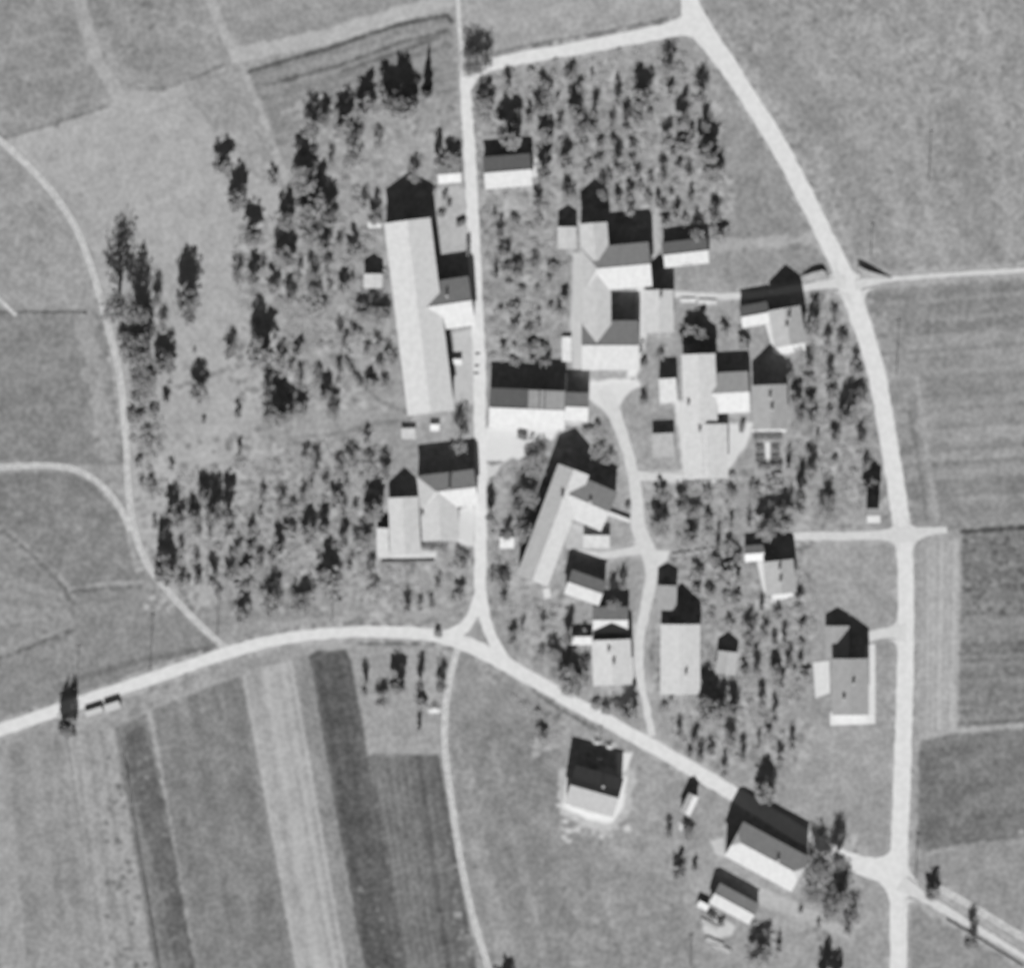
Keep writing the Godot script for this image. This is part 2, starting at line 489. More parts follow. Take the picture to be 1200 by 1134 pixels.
	# orchard floors: trodden, patchy grass
	for o in [[555, 70, 850, 270, 620], [565, 225, 670, 425, 240], [270, 260, 460, 480, 380], [160, 510, 450, 720, 500], [565, 490, 670, 800, 240], [755, 550, 950, 900, 600], [920, 345, 1040, 620, 240], [690, 490, 740, 560, 60], [940, 980, 1010, 1100, 60], [840, 205, 860, 290, 30], [410, 640, 560, 730, 120], [340, 110, 540, 260, 150]]:
		spots(o[0], o[1], o[2], o[3], o[4], 166, 10, 2, 8)
		spots(o[0], o[1], o[2], o[3], int(o[4] * 0.8), 138, 12, 2, 7)
	band([[410, 420], [425, 450], [445, 470], [480, 484]], 4, 128)
	band([[330, 514], [400, 508], [440, 496], [480, 492]], 3, 132)
	band([[625, 182], [627, 206]], 8, 196)
	band([[770, 240], [768, 290], [764, 300]], 9, 176)
	band([[795, 290], [850, 286], [960, 280], [975, 296]], 12, 166)
	# worn edges of the roads
	for r in ROADS:
		var w: float = r[3][0] if r[3] is Array else r[3]
		band(r[4], w + 5.0, 168.0 if r[2] == "road" else 164.0, 0.3)
	fill(rough([[655, 900], [670, 905], [730, 900], [746, 905], [738, 955], [716, 975], [690, 970], [655, 955]], 3.0, 6.0), 178)
	spots(655, 930, 740, 985, 60, 186, 12, 2, 6)
	for r in TRACKS: band(r[3], r[2] + 1.5, 168.0, 0.25)
	for f in YARDS:
		fill(rough(f[3], 0.9, 6.0), f[2])
	# soften, then grain
	land_img.resize(MW / 3, MH / 3, Image.INTERPOLATE_LANCZOS)
	land_img.resize(MW, MH, Image.INTERPOLATE_CUBIC)
	land_img.convert(Image.FORMAT_L8)
	var d := land_img.get_data()
	var ns := []
	for a in [[11, 0.13, 3], [12, 0.035, 3], [13, 0.009, 2]]:
		var n := FastNoiseLite.new()
		n.seed = a[0]
		n.frequency = a[1]
		n.fractal_octaves = a[2]
		var im := n.get_image(MW, MH)
		im.convert(Image.FORMAT_L8)
		ns.append(im.get_data())
	var lut := PackedByteArray()
	lut.resize(256)
	for t in 256:
		lut[t] = int(clamp(grey(lin(t) / KEY).r * 255.0, 0, 255))
	var n0: PackedByteArray = ns[0]
	var n1: PackedByteArray = ns[1]
	var n2: PackedByteArray = ns[2]
	for i in d.size():
		var g := clampf((208.0 - d[i]) / 55.0, 0.2, 1.0)
		var t := d[i] + g * ((n0[i] - 128) * 0.15 + (n1[i] - 128) * 0.10 + (n2[i] - 128) * 0.05)
		d[i] = lut[clampi(int(t), 0, 255)]
	var im := Image.create_from_data(MW, MH, false, Image.FORMAT_L8, d)
	im.convert(Image.FORMAT_RGB8)
	ground_mat = StandardMaterial3D.new()
	ground_mat.albedo_texture = ImageTexture.create_from_image(im)
	ground_mat.roughness = 1.0
	ground_mat.metallic_specular = 0.05

func sheet(n: String, label: String, pts: Array, h: float, m: Material, own_uv: bool) -> MeshInstance3D:
	var pv := PackedVector2Array()
	for p in pts: pv.append(Vector2(p[0], p[1]))
	var idx := Geometry2D.triangulate_polygon(pv)
	var st := new_st()
	for k in range(0, idx.size(), 3):
		var a := pv[idx[k]]
		var b := pv[idx[k + 1]]
		var c := pv[idx[k + 2]]
		if (b - a).cross(c - a) < 0:
			var sw := b
			b = c
			c = sw
		for q in [a, b, c]:
			st.set_normal(Vector3.UP)
			if own_uv: st.set_uv(Vector2((q.x + MX) / MW, (q.y + MX) / MH))
			st.add_vertex(P(q.x, q.y, h))
	var o := part(self, called(n), st.commit(), m)
	tag(o, label, "", "", "structure")
	return o

func land():
	var far := PlaneMesh.new()
	far.size = Vector2(7000, 7000)
	var o := part(self, "far_meadow", far, mat(lin(153) / KEY, noise_tex(21, 0.02, 0.9, 1.1), 0.02), Vector3(0, -0.3, 0))
	tag(o, "open grey farmland beyond the village", "", "", "structure")
	sheet("ground", "patchy grey grass ground of the village and its orchards", [[-150, -150], [1350, -150], [1350, 1284], [-150, 1284]], 0.0, ground_mat, true)
	for f in FIELDS:
		sheet(f[0], f[1], f[3], 0.012, ground_mat, true)
	for f in YARDS:
		sheet(f[0], f[1], f[3], 0.024, ground_mat, true)
	# banks beside the main road junction: steep towards the north
	bank("grassy bank with a steep shaded side north-east of the lane crossing", [[1010, 330, 0.0], [1005, 311, 1.4], [1018, 318, 1.7], [1046, 325, 0.1]], [[1003, 300], [1016, 307], [1047, 324]], [[1008, 326], [1020, 327], [1046, 327]])
	bank("grassy bank with a steep shaded side west of the lane crossing", [[936, 326, 0.1], [950, 320, 1.5], [966, 316, 1.4], [972, 326, 0.0]], [[936, 322], [950, 313], [966, 307]], [[938, 330], [952, 329], [970, 328]])

func bank(label: String, top: Array, north: Array, south: Array):
	var st := new_st()
	var rows := []
	for k in 9:
		var u := k / 8.0
		rows.append([along(north, u), along3(top, u), along(south, u)])
	for k in 8:
		var a = rows[k]
		var b = rows[k + 1]
		for e in [[0, 1], [1, 2]]:
			poly(st, [a[e[0]], b[e[0]], b[e[1]]], Vector3.UP)
			poly(st, [a[e[0]], b[e[1]], a[e[1]]], Vector3.UP)
	var o := part(self, called("earth_bank"), st.commit(), mat(lin(150) / KEY, noise_tex(33, 0.03, 0.85, 1.05), 0.1))
	tag(o, label, "", "", "structure")

func along(pts: Array, u: float) -> Vector3:
	var t := u * (pts.size() - 1)
	var i: int = min(int(t), pts.size() - 2)
	var f := t - i
	return P(lerp(float(pts[i][0]), float(pts[i + 1][0]), f), lerp(float(pts[i][1]), float(pts[i + 1][1]), f), -0.02)

func along3(pts: Array, u: float) -> Vector3:
	var t := u * (pts.size() - 1)
	var i: int = min(int(t), pts.size() - 2)
	var f := t - i
	return P(lerp(float(pts[i][0]), float(pts[i + 1][0]), f), lerp(float(pts[i][1]), float(pts[i + 1][1]), f), lerp(float(pts[i][2]), float(pts[i + 1][2]), f))

# ------------------------------------------------------------------ roads
# name, label, material, width (one or per point), line
var ROADS := [
	["main_road", "broad pale main road curving round the eastern side", "road", [18, 19, 26, 21, 20, 20, 24, 22, 20, 20, 21, 19, 19, 20, 20, 20], [[795, -150], [806, -20], [816, 24], [858, 84], [918, 180], [975, 292], [992, 330], [1007, 370], [1028, 440], [1044, 530], [1055, 600], [1060, 640], [1062, 740], [1058, 900], [1054, 1020], [1053, 1284]]],
	["village_road", "pale road sweeping past the southern edge of the village", "road", [15, 15, 15, 14, 14, 13, 13, 15, 18, 17, 16, 16, 17, 18, 20, 34], [[-150, 906], [0, 855], [100, 821], [200, 787], [275, 762], [340, 747], [420, 740], [500, 743], [550, 756], [600, 782], [660, 816], [730, 855], [800, 894], [870, 936], [990, 1006], [1052, 1022]]],
	["upper_road", "pale road along the northern edge of the orchard", "road", [15, 15, 14, 15, 17, 24], [[547, 100], [560, 82], [600, 70], [700, 52], [780, 36], [816, 24]]],
	["village_street", "straight pale street between the barns", "road", [8, 13, 14, 14, 15, 15, 14, 13, 14, 14, 13, 13, 13], [[543, 76], [547, 130], [552, 210], [556, 300], [559, 370], [562, 430], [562, 490], [564, 560], [563, 640], [563, 690], [570, 730], [584, 762], [600, 784]]],
	["street_fork", "pale western branch at the foot of the village street", "road", [12, 13, 14, 18], [[563, 692], [556, 716], [543, 736], [524, 746]]],
	["back_lane", "pale winding lane through the middle of the village", "lane", [16, 15, 13, 13, 14, 17, 18, 15, 12, 11, 9, 8, 8], [[706, 456], [718, 478], [730, 510], [740, 545], [746, 580], [749, 620], [760, 646], [764, 672], [757, 710], [750, 750], [750, 790], [758, 830], [764, 862]]],
	["farm_lane", "narrow pale lane from the four sided farm to the main road", "lane", [8, 8, 8, 8, 10, 16], [[788, 344], [830, 347], [880, 346], [930, 339], [965, 333], [992, 330]]],
	["field_lane", "thin pale field lane running east from the main road", "lane", [14, 7, 6, 6, 6], [[1002, 334], [1030, 329], [1080, 324], [1200, 316], [1350, 306]]],
	["cross_lane", "short straight pale lane crossing the main road", "lane", [10, 10, 10, 14, 18, 14, 9, 8], [[930, 628], [980, 628], [1020, 627], [1040, 627], [1060, 627], [1078, 624], [1095, 622], [1110, 621]]],
	["house_drive", "short pale drive to the plain grey house", "lane", [13, 12, 14, 22], [[1018, 746], [1034, 742], [1048, 741], [1062, 741]]],
	["broad_house_drive", "pale drive below the broad farmhouse", "lane", [12, 9, 9], [[744, 558], [775, 558], [806, 559]]],
	["crossroads_spur", "pale spur west of the village crossroads", "lane", [14, 9, 8, 6], [[756, 642], [730, 647], [700, 650], [676, 646]]],
	["eastern_track", "pale forked track leading south-east from the main road", "lane", [22, 13, 10, 8, 7, 7], [[1056, 1034], [1075, 1046], [1112, 1068], [1150, 1090], [1200, 1120], [1350, 1212]]],
]
# corner, then the ends of the curve on either side
var CORNERS := {
	"cross_lane": [[[1054, 620], [1028, 623], [1048, 596]], [[1056, 634], [1030, 632], [1052, 660]], [[1064, 619], [1090, 620], [1060, 598]], [[1068, 634], [1092, 626], [1071, 650]]],
	"village_road": [[[1050, 1008], [1010, 1005], [1050, 972]], [[1046, 1038], [1008, 1018], [1044, 1074]]],
	"village_street": [[[546, 84], [552, 128], [598, 76]]],
	"farm_lane": [[[985, 322], [956, 330], [976, 300]], [[996, 344], [962, 338], [1004, 372]]],
	"field_lane": [[[1003, 326], [1030, 325], [992, 306]], [[1010, 340], [1034, 334], [1014, 362]]],
	"house_drive": [[[1054, 733], [1034, 736], [1053, 712]], [[1054, 749], [1034, 749], [1052, 772]]],
	"upper_road": [[[822, 30], [766, 46], [848, 84]], [[812, 20], [774, 30], [800, -10]]],
	"eastern_track": [[[1064, 1026], [1062, 996], [1088, 1044]], [[1060, 1052], [1058, 1082], [1082, 1056]]],
}
var TRACKS := [
	["farm_track", "long two rutted track curving down the western side", 7.0, [[-150, 60], [-20, 150], [20, 182], [60, 224], [90, 270], [112, 330], [128, 390], [140, 440], [147, 510], [150, 570], [157, 620], [173, 662], [205, 702], [240, 738], [270, 764]]],
	["farm_track", "rutted track joining the western track from the field edge", 6.5, [[-150, 556], [0, 547], [50, 545], [88, 550], [118, 568], [140, 594], [153, 622]]],
	["farm_track", "narrow rutted track running south from the road junction", 7.0, [[538, 754], [531, 778], [523, 820], [521, 870], [528, 930], [540, 1010], [556, 1080], [572, 1134], [612, 1284]]],
	["farm_track", "narrow pale track continuing the village street to the north", 4.4, [[534, -150], [537, 0], [540, 50], [544, 96]]],
	["farm_track", "faint grass track at the western field edge", 4.0, [[-40, 318], [0, 352], [18, 369]]],
	["farm_track", "faint second rut line above the eastern track", 8.0, [[1100, 1040], [1140, 1062], [1200, 1098], [1350, 1180]]],
]

func smooth_line(pts: Array) -> PackedVector3Array:
	# x, y and width through a Catmull-Rom curve
	var out := PackedVector3Array()
	for i in pts.size() - 1:
		var a: Vector3 = pts[max(i - 1, 0)]
		var b: Vector3 = pts[i]
		var c: Vector3 = pts[i + 1]
		var d: Vector3 = pts[min(i + 2, pts.size() - 1)]
		var n: int = max(2, int(Vector2(b.x - c.x, b.y - c.y).length() / 7.0))
		for k in n:
			out.append(b.cubic_interpolate(c, a, d, float(k) / n))
	out.append(pts[-1])
	return out

func ribbon(st: SurfaceTool, line: PackedVector3Array, h: float, off := 0.0, w := -1.0, jit := 0.5):
	var l := []
	for i in line.size():
		var p := line[i]
		var q := line[min(i + 1, line.size() - 1)] - line[max(i - 1, 0)]
		var v := Vector2(-q.y, q.x).normalized()
		var ww: float = (p.z if w < 0 else w) * 0.5
		var c := Vector2(p.x, p.y) + v * off
		var e0 := c - v * (ww + rng.randf_range(-jit, jit))
		var e1 := c + v * (ww + rng.randf_range(-jit, jit))
		l.append([P(e0.x, e0.y, h), P(e1.x, e1.y, h)])
	for i in l.size() - 1:
		poly(st, [l[i][0], l[i + 1][0], l[i + 1][1]], Vector3.UP)
		poly(st, [l[i][0], l[i + 1][1], l[i][1]], Vector3.UP)

func roads():
	var h := 0.045
	for r in ROADS:
		var pts := []
		for i in r[4].size():
			pts.append(Vector3(r[4][i][0], r[4][i][1], r[3][i]))
		var st := new_st()
		ribbon(st, smooth_line(pts), h, 0.0, -1.0, 0.75)
		for c in CORNERS.get(r[0], []):
			# the rounded inner corner of a junction: between the corner and the curve from one side to the other
			var k0 := Vector2(c[0][0], c[0][1])
			var a0 := Vector2(c[1][0], c[1][1])
			var b0 := Vector2(c[2][0], c[2][1])
			for e in 8:
				var q0 := a0.bezier_interpolate(a0.lerp(k0, 0.75), b0.lerp(k0, 0.75), b0, e / 8.0)
				var q1 := a0.bezier_interpolate(a0.lerp(k0, 0.75), b0.lerp(k0, 0.75), b0, (e + 1) / 8.0)
				poly(st, [P(k0.x, k0.y, h - 0.002), P(q0.x, q0.y, h - 0.002), P(q1.x, q1.y, h - 0.002)], Vector3.UP)
		var o := part(self, called(r[0]), st.commit(), M[r[2]])
		tag(o, r[1], "", "", "structure")
		h += 0.006
	h = 0.03
	for r in TRACKS:
		var pts := []
		for q in r[3]: pts.append(Vector3(q[0], q[1], r[2]))
		var st := new_st()
		var ln := smooth_line(pts)
		if r[2] > 4.5:
			ribbon(st, ln, h, -r[2] * 0.27, r[2] * 0.40, 0.35)
			ribbon(st, ln, h, r[2] * 0.27, r[2] * 0.40, 0.35)
		else:
			ribbon(st, ln, h, 0.0, r[2], 0.4)
		var o := part(self, called(r[0]), st.commit(), M.track)
		tag(o, r[1], "", "", "structure")
		h += 0.004
	# concrete aprons and paths round the houses
	var n := 0
	for a in [
		["concrete apron round the house by the lane crossing", [[897, 380], [903, 379], [911, 404], [944, 400], [945, 411], [928, 414], [912, 416], [906, 411]]],
		["concrete path round the house with the small porch", [[887, 658], [894, 657], [898, 696], [931, 691], [932, 698], [914, 703], [906, 707], [897, 703]]],
		["concrete path round the plain grey house", [[1015, 756], [1026, 754], [1026, 848], [973, 850], [973, 834], [1015, 834]]],
		["pale terrace west of the plain grey house", [[953, 776], [972, 774], [973, 812], [956, 818]]],
		["pale pad at the eastern end of the roadside shed", [[622, 184], [630, 184], [630, 207], [623, 207]]],
		["small bright slab beside the slanted barn", [[636, 690], [644, 689], [646, 700], [638, 702]]],
		["pale cross path in the kitchen garden", [[897, 518], [902, 518], [903, 544], [898, 544]]],
		["pale path along the northern side of the kitchen garden", [[881, 503], [922, 503], [922, 506], [881, 506]]],
	]:
		sheet("paved_path", a[0], a[1], 0.05 + n * 0.003, M.concrete, false)
		n += 1

# ------------------------------------------------------------------ buildings
func frame_of(a: Array, b: Array) -> Array:
	var pa := P(a[0], a[1])
	var pb := P(b[0], b[1])
	var u := pb - pa
	return [(pa + pb) * 0.5, atan2(-u.z, u.x), u.length()]

func gable(n: String, label: String, cat: String, a: Array, b: Array, w: float, eave: float, ridge: float, alb: float, opt := {}) -> Node3D:
	# opt: hip = [inset A, fraction A, inset B, fraction B] in plan units; chimneys; style house|barn|shed; group
	var f := frame_of(a, b)
	var L: float = f[2]
	var hl := L * 0.5
	var hb := w * S * 0.5
	var o := thing(n, label, cat, f[0], f[1], opt.get("group", ""))
	foot.append([f[0], f[1], hl, hb])
	var hp: Array = opt.get("hip", [0, 1.0, 0, 1.0])
	var dA: float = hp[0] * S
	var dB: float = hp[2] * S
	var rise := ridge - eave
	var R0 := Vector3(-hl + dA, ridge, 0)
	var R1 := Vector3(hl - dB, ridge, 0)
	var st := new_st()
	var th := Vector3(0, -0.24, 0)
	var loop := []
	for sgn in [1.0, -1.0]:
		var E0 := Vector3(-hl, eave, hb * sgn)
		var E1 := Vector3(hl, eave, hb * sgn)
		var P0 := Vector3(-hl, eave + rise * hp[1], hb * sgn * (1.0 - hp[1]))
		var P1 := Vector3(hl, eave + rise * hp[3], hb * sgn * (1.0 - hp[3]))
		var face := [E0, E1]
		if hp[3] > 0.0 and hp[3] < 1.0: face.append(P1)
		face.append(R1)
		face.append(R0)
		if hp[1] > 0.0 and hp[1] < 1.0: face.append(P0)
		poly(st, face, Vector3(0, 1, sgn))
		var low := []
		for v in face: low.append(v + th)
		poly(st, low, Vector3(0, -1, -sgn))
		if sgn > 0:
			loop = [P0, E0, E1, P1]
		else:
			loop.append_array([P1, E1, E0, P0])
	for e in [[hp[1], dA, -1.0, R0], [hp[3], dB, 1.0, R1]]:
		if e[1] > 0.0:
			var x: float = hl * e[2]
			var y: float = eave + rise * e[0]
			var z: float = hb * (1.0 - e[0])
			poly(st, [Vector3(x, y, z), Vector3(x, y, -z), e[3]], Vector3(e[2], 1, 0))
			poly(st, [Vector3(x, y, z) + th, Vector3(x, y, -z) + th, e[3] + th], Vector3(-e[2], -1, 0))
	for i in loop.size():
		var p: Vector3 = loop[i]
		var q: Vector3 = loop[(i + 1) % loop.size()]
		if p.distance_to(q) < 0.01: continue
		poly(st, [p, q, q + th, p + th], Vector3(p.x + q.x, 0, p.z + q.z))
	# ridge capping
	add_tube(st, R0 - Vector3(0, 0.04, 0), R1 - Vector3(0, 0.04, 0), 0.09, 0.09, 5)
	var roof := part(o, "roof", st.commit(), roof_mat(alb))
	# walls
	var oh: float = opt.get("overhang", 0.55 if w > 20 else 0.3)
	var wx := hl - (0.4 if w > 20 else 0.25)
	var wz := hb - oh
	var at := func(z: float) -> float: return eave + rise * (1.0 - abs(z) / hb) - 0.25
	var ws := new_st()
	for sgn in [1.0, -1.0]:
		poly(ws, [Vector3(-wx, -0.3, wz * sgn), Vector3(wx, -0.3, wz * sgn), Vector3(wx, at.call(wz), wz * sgn), Vector3(-wx, at.call(wz), wz * sgn)], Vector3(0, 0, sgn))
	for e in [[hp[1], -1.0], [hp[3], 1.0]]:
		var x: float = wx * e[1]
		var gz: float = hb * (1.0 - e[0])
		var pts := [Vector3(x, -0.3, wz), Vector3(x, at.call(wz), wz)]
		if e[0] >= 1.0:
			pts.append(Vector3(x, at.call(0.0), 0))
		elif gz < wz:
			pts.append(Vector3(x, at.call(gz), gz))
			pts.append(Vector3(x, at.call(gz), -gz))
		pts.append(Vector3(x, at.call(wz), -wz))
		pts.append(Vector3(x, -0.3, -wz))
		poly(ws, pts, Vector3(e[1], 0, 0))
	var style: String = opt.get("style", "house")
	var wall := part(o, "wall", ws.commit(), M.wall if style == "house" else (M.wood if style == "shed" else M.stone))
	# openings
	if style == "house":
		var floors: int = max(1, int(eave / 2.7))
		for fl in floors:
			var y := 1.5 + fl * 2.7
			var cnt: int = max(1, int((wx * 2 - 1.6) / 3.4))
			for k in cnt:
				var x := (k - (cnt - 1) * 0.5) * 3.4
				for sgn in [1.0, -1.0]:
					if fl == 0 and sgn > 0 and k == cnt / 2:
						door(o, Vector3(x, 1.05, wz + 0.03), 0.0)
					else:
						window(o, Vector3(x, y, sgn * (wz + 0.03)), 0.0)
			cnt = max(1, int((wz * 2 - 1.6) / 3.4))
			for k in cnt:
				var z := (k - (cnt - 1) * 0.5) * 3.4
				for sgn in [1.0, -1.0]:
					window(o, Vector3(sgn * (wx + 0.03), y, z), PI / 2)
	elif style == "barn":
		gate(o, Vector3(0, 1.7, wz + 0.04), 0.0)
		for sgn in [-1.0, 1.0]:
			for x in [-wx * 0.55, wx * 0.55]:
				window(o, Vector3(x, 2.0, sgn * (wz + 0.03)), 0.0)
	else:
		door(o, Vector3(0, 1.0, wz + 0.03), 0.0)
	for c in opt.get("chimneys", []):
		var q := o.to_local(P(c[0], c[1])) if o.is_inside_tree() else o.transform.affine_inverse() * P(c[0], c[1])
		var top: float = eave + rise * (1.0 - abs(q.z) / hb) + (0.15 if q.z < -0.5 and absf(sin(f[1])) < 0.6 else 1.15)
		var y0: float = eave + rise * (1.0 - min(abs(q.z) / hb, 1.0)) - 0.6
		var cs := new_st()
		add_box(cs, Vector3(q.x, (top + y0) * 0.5, q.z), Vector3(0.75, top - y0, 0.75))
		add_box(cs, Vector3(q.x, top + 0.06, q.z), Vector3(0.95, 0.12, 0.95))
		part(roof, "chimney", cs.commit(), M.stone)
	for pn in opt.get("panels", []):
		# sheets of another roofing laid on the slope z < 0: x0, x1 along, t0, t1 up the slope
		var ps := new_st()
		var z0: float = -hb * (1.0 - pn[2])
		var z1: float = -hb * (1.0 - pn[3])
		var up := Vector3(0, 0.07, 0)
		var lift := Vector3(0, 0.95, 0)
		var c4 := [Vector3(pn[0] * hl, eave + rise * pn[2], z0) + lift, Vector3(pn[1] * hl, eave + rise * pn[2], z0) + lift, Vector3(pn[1] * hl, eave + rise * pn[3], z1) + up, Vector3(pn[0] * hl, eave + rise * pn[3], z1) + up]
		poly(ps, c4, Vector3(0, 1, -0.5))
		for i in 4:
			poly(ps, [c4[i], c4[(i + 1) % 4], c4[(i + 1) % 4] - lift, c4[i] - lift], c4[i] + c4[(i + 1) % 4] - c4[0] - c4[2])
		part(roof, "dormer", ps.commit(), roof_mat(pn[4]))
	return o

func window(o: Node3D, at: Vector3, turn: float):
	var f := part(o, "window", box_mesh(Vector3(1.1, 1.35, 0.08)), M.frame, at)
	f.rotation.y = turn
	var sx := 1.0
	part(f, "pane", box_mesh(Vector3(0.86, 1.12, 0.1)), M.glass, Vector3(0, 0, 0))

func door(o: Node3D, at: Vector3, turn: float):
	var f := part(o, "door", box_mesh(Vector3(1.0, 2.0, 0.08)), M.wood, at)
	f.rotation.y = turn

func gate(o: Node3D, at: Vector3, turn: float):
	for sg in [-1.0, 1.0]:
		var f := part(o, "barn_door", box_mesh(Vector3(1.75, 3.3, 0.1)), M.wood, at + Vector3(sg * 0.9, 0, 0))
		f.rotation.y = turn

func slab(n: String, label: String, cat: String, a: Array, b: Array, w: float, h: float, alb: float, opt := {}) -> Node3D:
	# low building under one gently sloping roof; a-b is its middle line
	var f := frame_of(a, b)
	var hl: float = f[2] * 0.5
	var hb := w * S * 0.5
	var o := thing(n, label, cat, f[0], f[1], opt.get("group", ""))
	foot.append([f[0], f[1], hl, hb])
	var fall: float = opt.get("fall", 0.25)
	var st := new_st()
	var up := [Vector3(-hl, h + fall, -hb), Vector3(hl, h + fall, -hb), Vector3(hl, h - fall, hb), Vector3(-hl, h - fall, hb)]
	var th := Vector3(0, -0.16, 0)
	poly(st, up, Vector3.UP)
	poly(st, [up[0] + th, up[1] + th, up[2] + th, up[3] + th], Vector3.DOWN)
	for i in 4:
		var p: Vector3 = up[i]
		var q: Vector3 = up[(i + 1) % 4]
		poly(st, [p, q, q + th, p + th], Vector3(p.x + q.x, 0, p.z + q.z))
	part(o, "roof", st.commit(), roof_mat(alb))
	var ws := new_st()
	var x := hl - 0.15
	var z := hb - 0.15
	var hz := func(zz: float) -> float: return h - fall * zz / hb - 0.17
	for sg in [-1.0, 1.0]:
		poly(ws, [Vector3(-x, -0.2, z * sg), Vector3(x, -0.2, z * sg), Vector3(x, hz.call(z * sg), z * sg), Vector3(-x, hz.call(z * sg), z * sg)], Vector3(0, 0, sg))
		poly(ws, [Vector3(x * sg, -0.2, -z), Vector3(x * sg, -0.2, z), Vector3(x * sg, hz.call(z), z), Vector3(x * sg, hz.call(-z), -z)], Vector3(sg, 0, 0))
	part(o, "wall", ws.commit(), M[opt.get("wall", "wood")])
	if h > 2.0: door(o, Vector3(0, 0.95, z + 0.03), 0.0)
	return o

func buildings():
	# western long barn and its wing
	gable("long_barn", "very long pale roofed barn beside the village street", "barn", [477.5, 259], [505.5, 484], 55, 7.0, 9.9, 0.46, {"style": "barn"})
	gable("barn_wing", "short wing joining the long barn to the village street", "barn", [492, 361.5], [553, 352.5], 58, 5.2, 8.85, 0.365, {"style": "barn", "chimneys": [[524, 348]]})
	gable("garden_shed", "tiny white roofed shed at the street edge north of the long barn", "shed", [513, 205], [540, 203], 22, 2.3, 3.5, 0.40, {"style": "shed"})
	gable("garden_shed", "square white roofed shed among trees west of the long barn", "shed", [437.3, 321], [437.3, 338], 22, 3.0, 4.2, 0.45, {"style": "shed"})
	slab("garden_shed", "flat pale shed near the north-western corner of the long barn", "shed", [431, 264], [447, 263], 7, 1.2, 0.4)
	gable("cart_shed", "white roofed cart shed standing end-on to the street", "shed", [567, 203.5], [622.5, 199], 38, 3.5, 6.1, 0.34, {"style": "barn"})
	slab("garden_shed", "tiny pale lean-to in the trampled yard", "shed", [527, 424], [541, 424], 7, 1.2, 0.45)
	slab("garden_shed", "tiny bright hut below the end of the long barn", "shed", [504, 501], [515, 501], 8, 1.1, 0.45)
	slab("garden_shed", "pale square hut beside the curved garden path", "shed", [470, 508], [487, 508], 13, 1.0, 0.33)
	# south-western farm
	gable("farmhouse", "pale farmhouse wing with hipped corner facing the street", "farmhouse", [490.5, 578.5], [558, 570.5], 42, 6.2, 8.7, 0.37, {"hip": [21, 0.0, 0, 1.0], "chimneys": [[527, 574]]})
	gable("farmhouse", "southern leg of the hip cornered farmhouse", "farmhouse", [513.5, 577], [517, 633], 44, 6.15, 8.63, 0.42, {"chimneys": [[495, 604]]})
	gable("stable", "lower pale stable against the hip cornered farmhouse", "stable", [472.5, 582.5], [475.5, 650], 36, 3.2, 6.0, 0.46, {"style": "barn"})
	slab("lean_to", "white lean-to along the western side of the stable", "shed", [448.5, 618.5], [448.5, 651], 14, 2.8, 0.46)
	# roadside barn
	gable("roadside_barn", "wide barn with three pale dormers on its shaded side", "barn", [573.5, 477.5], [662, 481], 46, 5.3, 8.5, 0.36, {"style": "barn", "panels": [[0.02, 0.30, 0.03, 0.95, 0.5], [0.33, 0.44, 0.03, 0.95, 0.5], [0.47, 0.98, 0.03, 0.95, 0.5]]})
	gable("roadside_barn_end", "lower bright end building of the roadside barn", "barn", [662.5, 476.5], [689.5, 477.5], 34, 4.6, 6.7, 0.37, {"style": "barn"})
	# four sided farm
	gable("farm_range", "northern range of the four sided farm", "farmhouse", [682.5, 317], [762, 310], 52, 6.7, 9.6, 0.37, {"hip": [17, 0.0, 0, 1.0], "style": "barn"})
	gable("farm_range", "western range of the four sided farm with a central ridge", "farmhouse", [699, 317], [699, 402], 34, 6.4, 8.9, 0.42, {"style": "barn"})
	gable("farm_range", "southern range of the four sided farm facing the yard", "farmhouse", [681.5, 405], [748, 405], 58, 5.9, 9.2, 0.34, {"style": "house"})
	gable("farm_wing", "tall narrow wing north of the four sided farm", "farmhouse", [695, 262], [698, 306], 33, 6.6, 9.0, 0.42, {"style": "house"})
	gable("farm_shed", "small pale shed beside the tall narrow farm wing", "shed", [664.5, 266], [664.5, 292], 22, 3.3, 4.5, 0.42, {"style": "shed"})
	gable("cottage", "pale cottage east of the four sided farm courtyard", "house", [771.5, 340], [772, 390], 35, 4.3, 7.3, 0.46, {"chimneys": [[774, 350]]})
	gable("cart_shed", "bright slanting shed at the start of the farm lane", "shed", [777, 299.5], [829.5, 293.5], 30, 3.0, 5.0, 0.35, {"style": "barn"})
	slab("cold_frame", "long white topped cold frame west of the four sided farm", "shed", [664, 394.5], [664, 423.5], 11, 0.9, 0.52, {"fall": 0.08, "wall": "stone"})
	slab("wood_store", "narrow white roofed wood store on the farm lane near the cottage", "shed", [797.5, 352], [815.5, 352], 5, 0.4, 0.44, {"fall": 0.04})
	slab("wood_store", "narrow white roofed wood store on the farm lane further along", "shed", [818.5, 353.5], [840, 354.5], 6, 0.4, 0.42, {"fall": 0.04})
	# broad farmhouse group
	gable("broad_farmhouse", "long pale roofed farmhouse with several chimneys", "farmhouse", [818, 415], [823, 560], 40, 5.6, 7.9, 0.46, {"chimneys": [[806.5, 475], [819.5, 506]]})
	gable("broad_farmhouse_wing", "eastern wing of the broad farmhouse with a grey shaded slope", "farmhouse", [828, 461.5], [877.5, 459], 48, 4.2, 6.4, 0.40, {})
	gable("broad_farmhouse_annex", "widened southern end of the broad farmhouse roof", "farmhouse", [828, 497], [829.5, 561], 48, 4.9, 7.75, 0.46, {})
	slab("washhouse", "pale flat shed west of the broad farmhouse", "shed", [772.5, 458.5], [793, 457.5], 29, 4.0, 0.46, {"wall": "wall"})
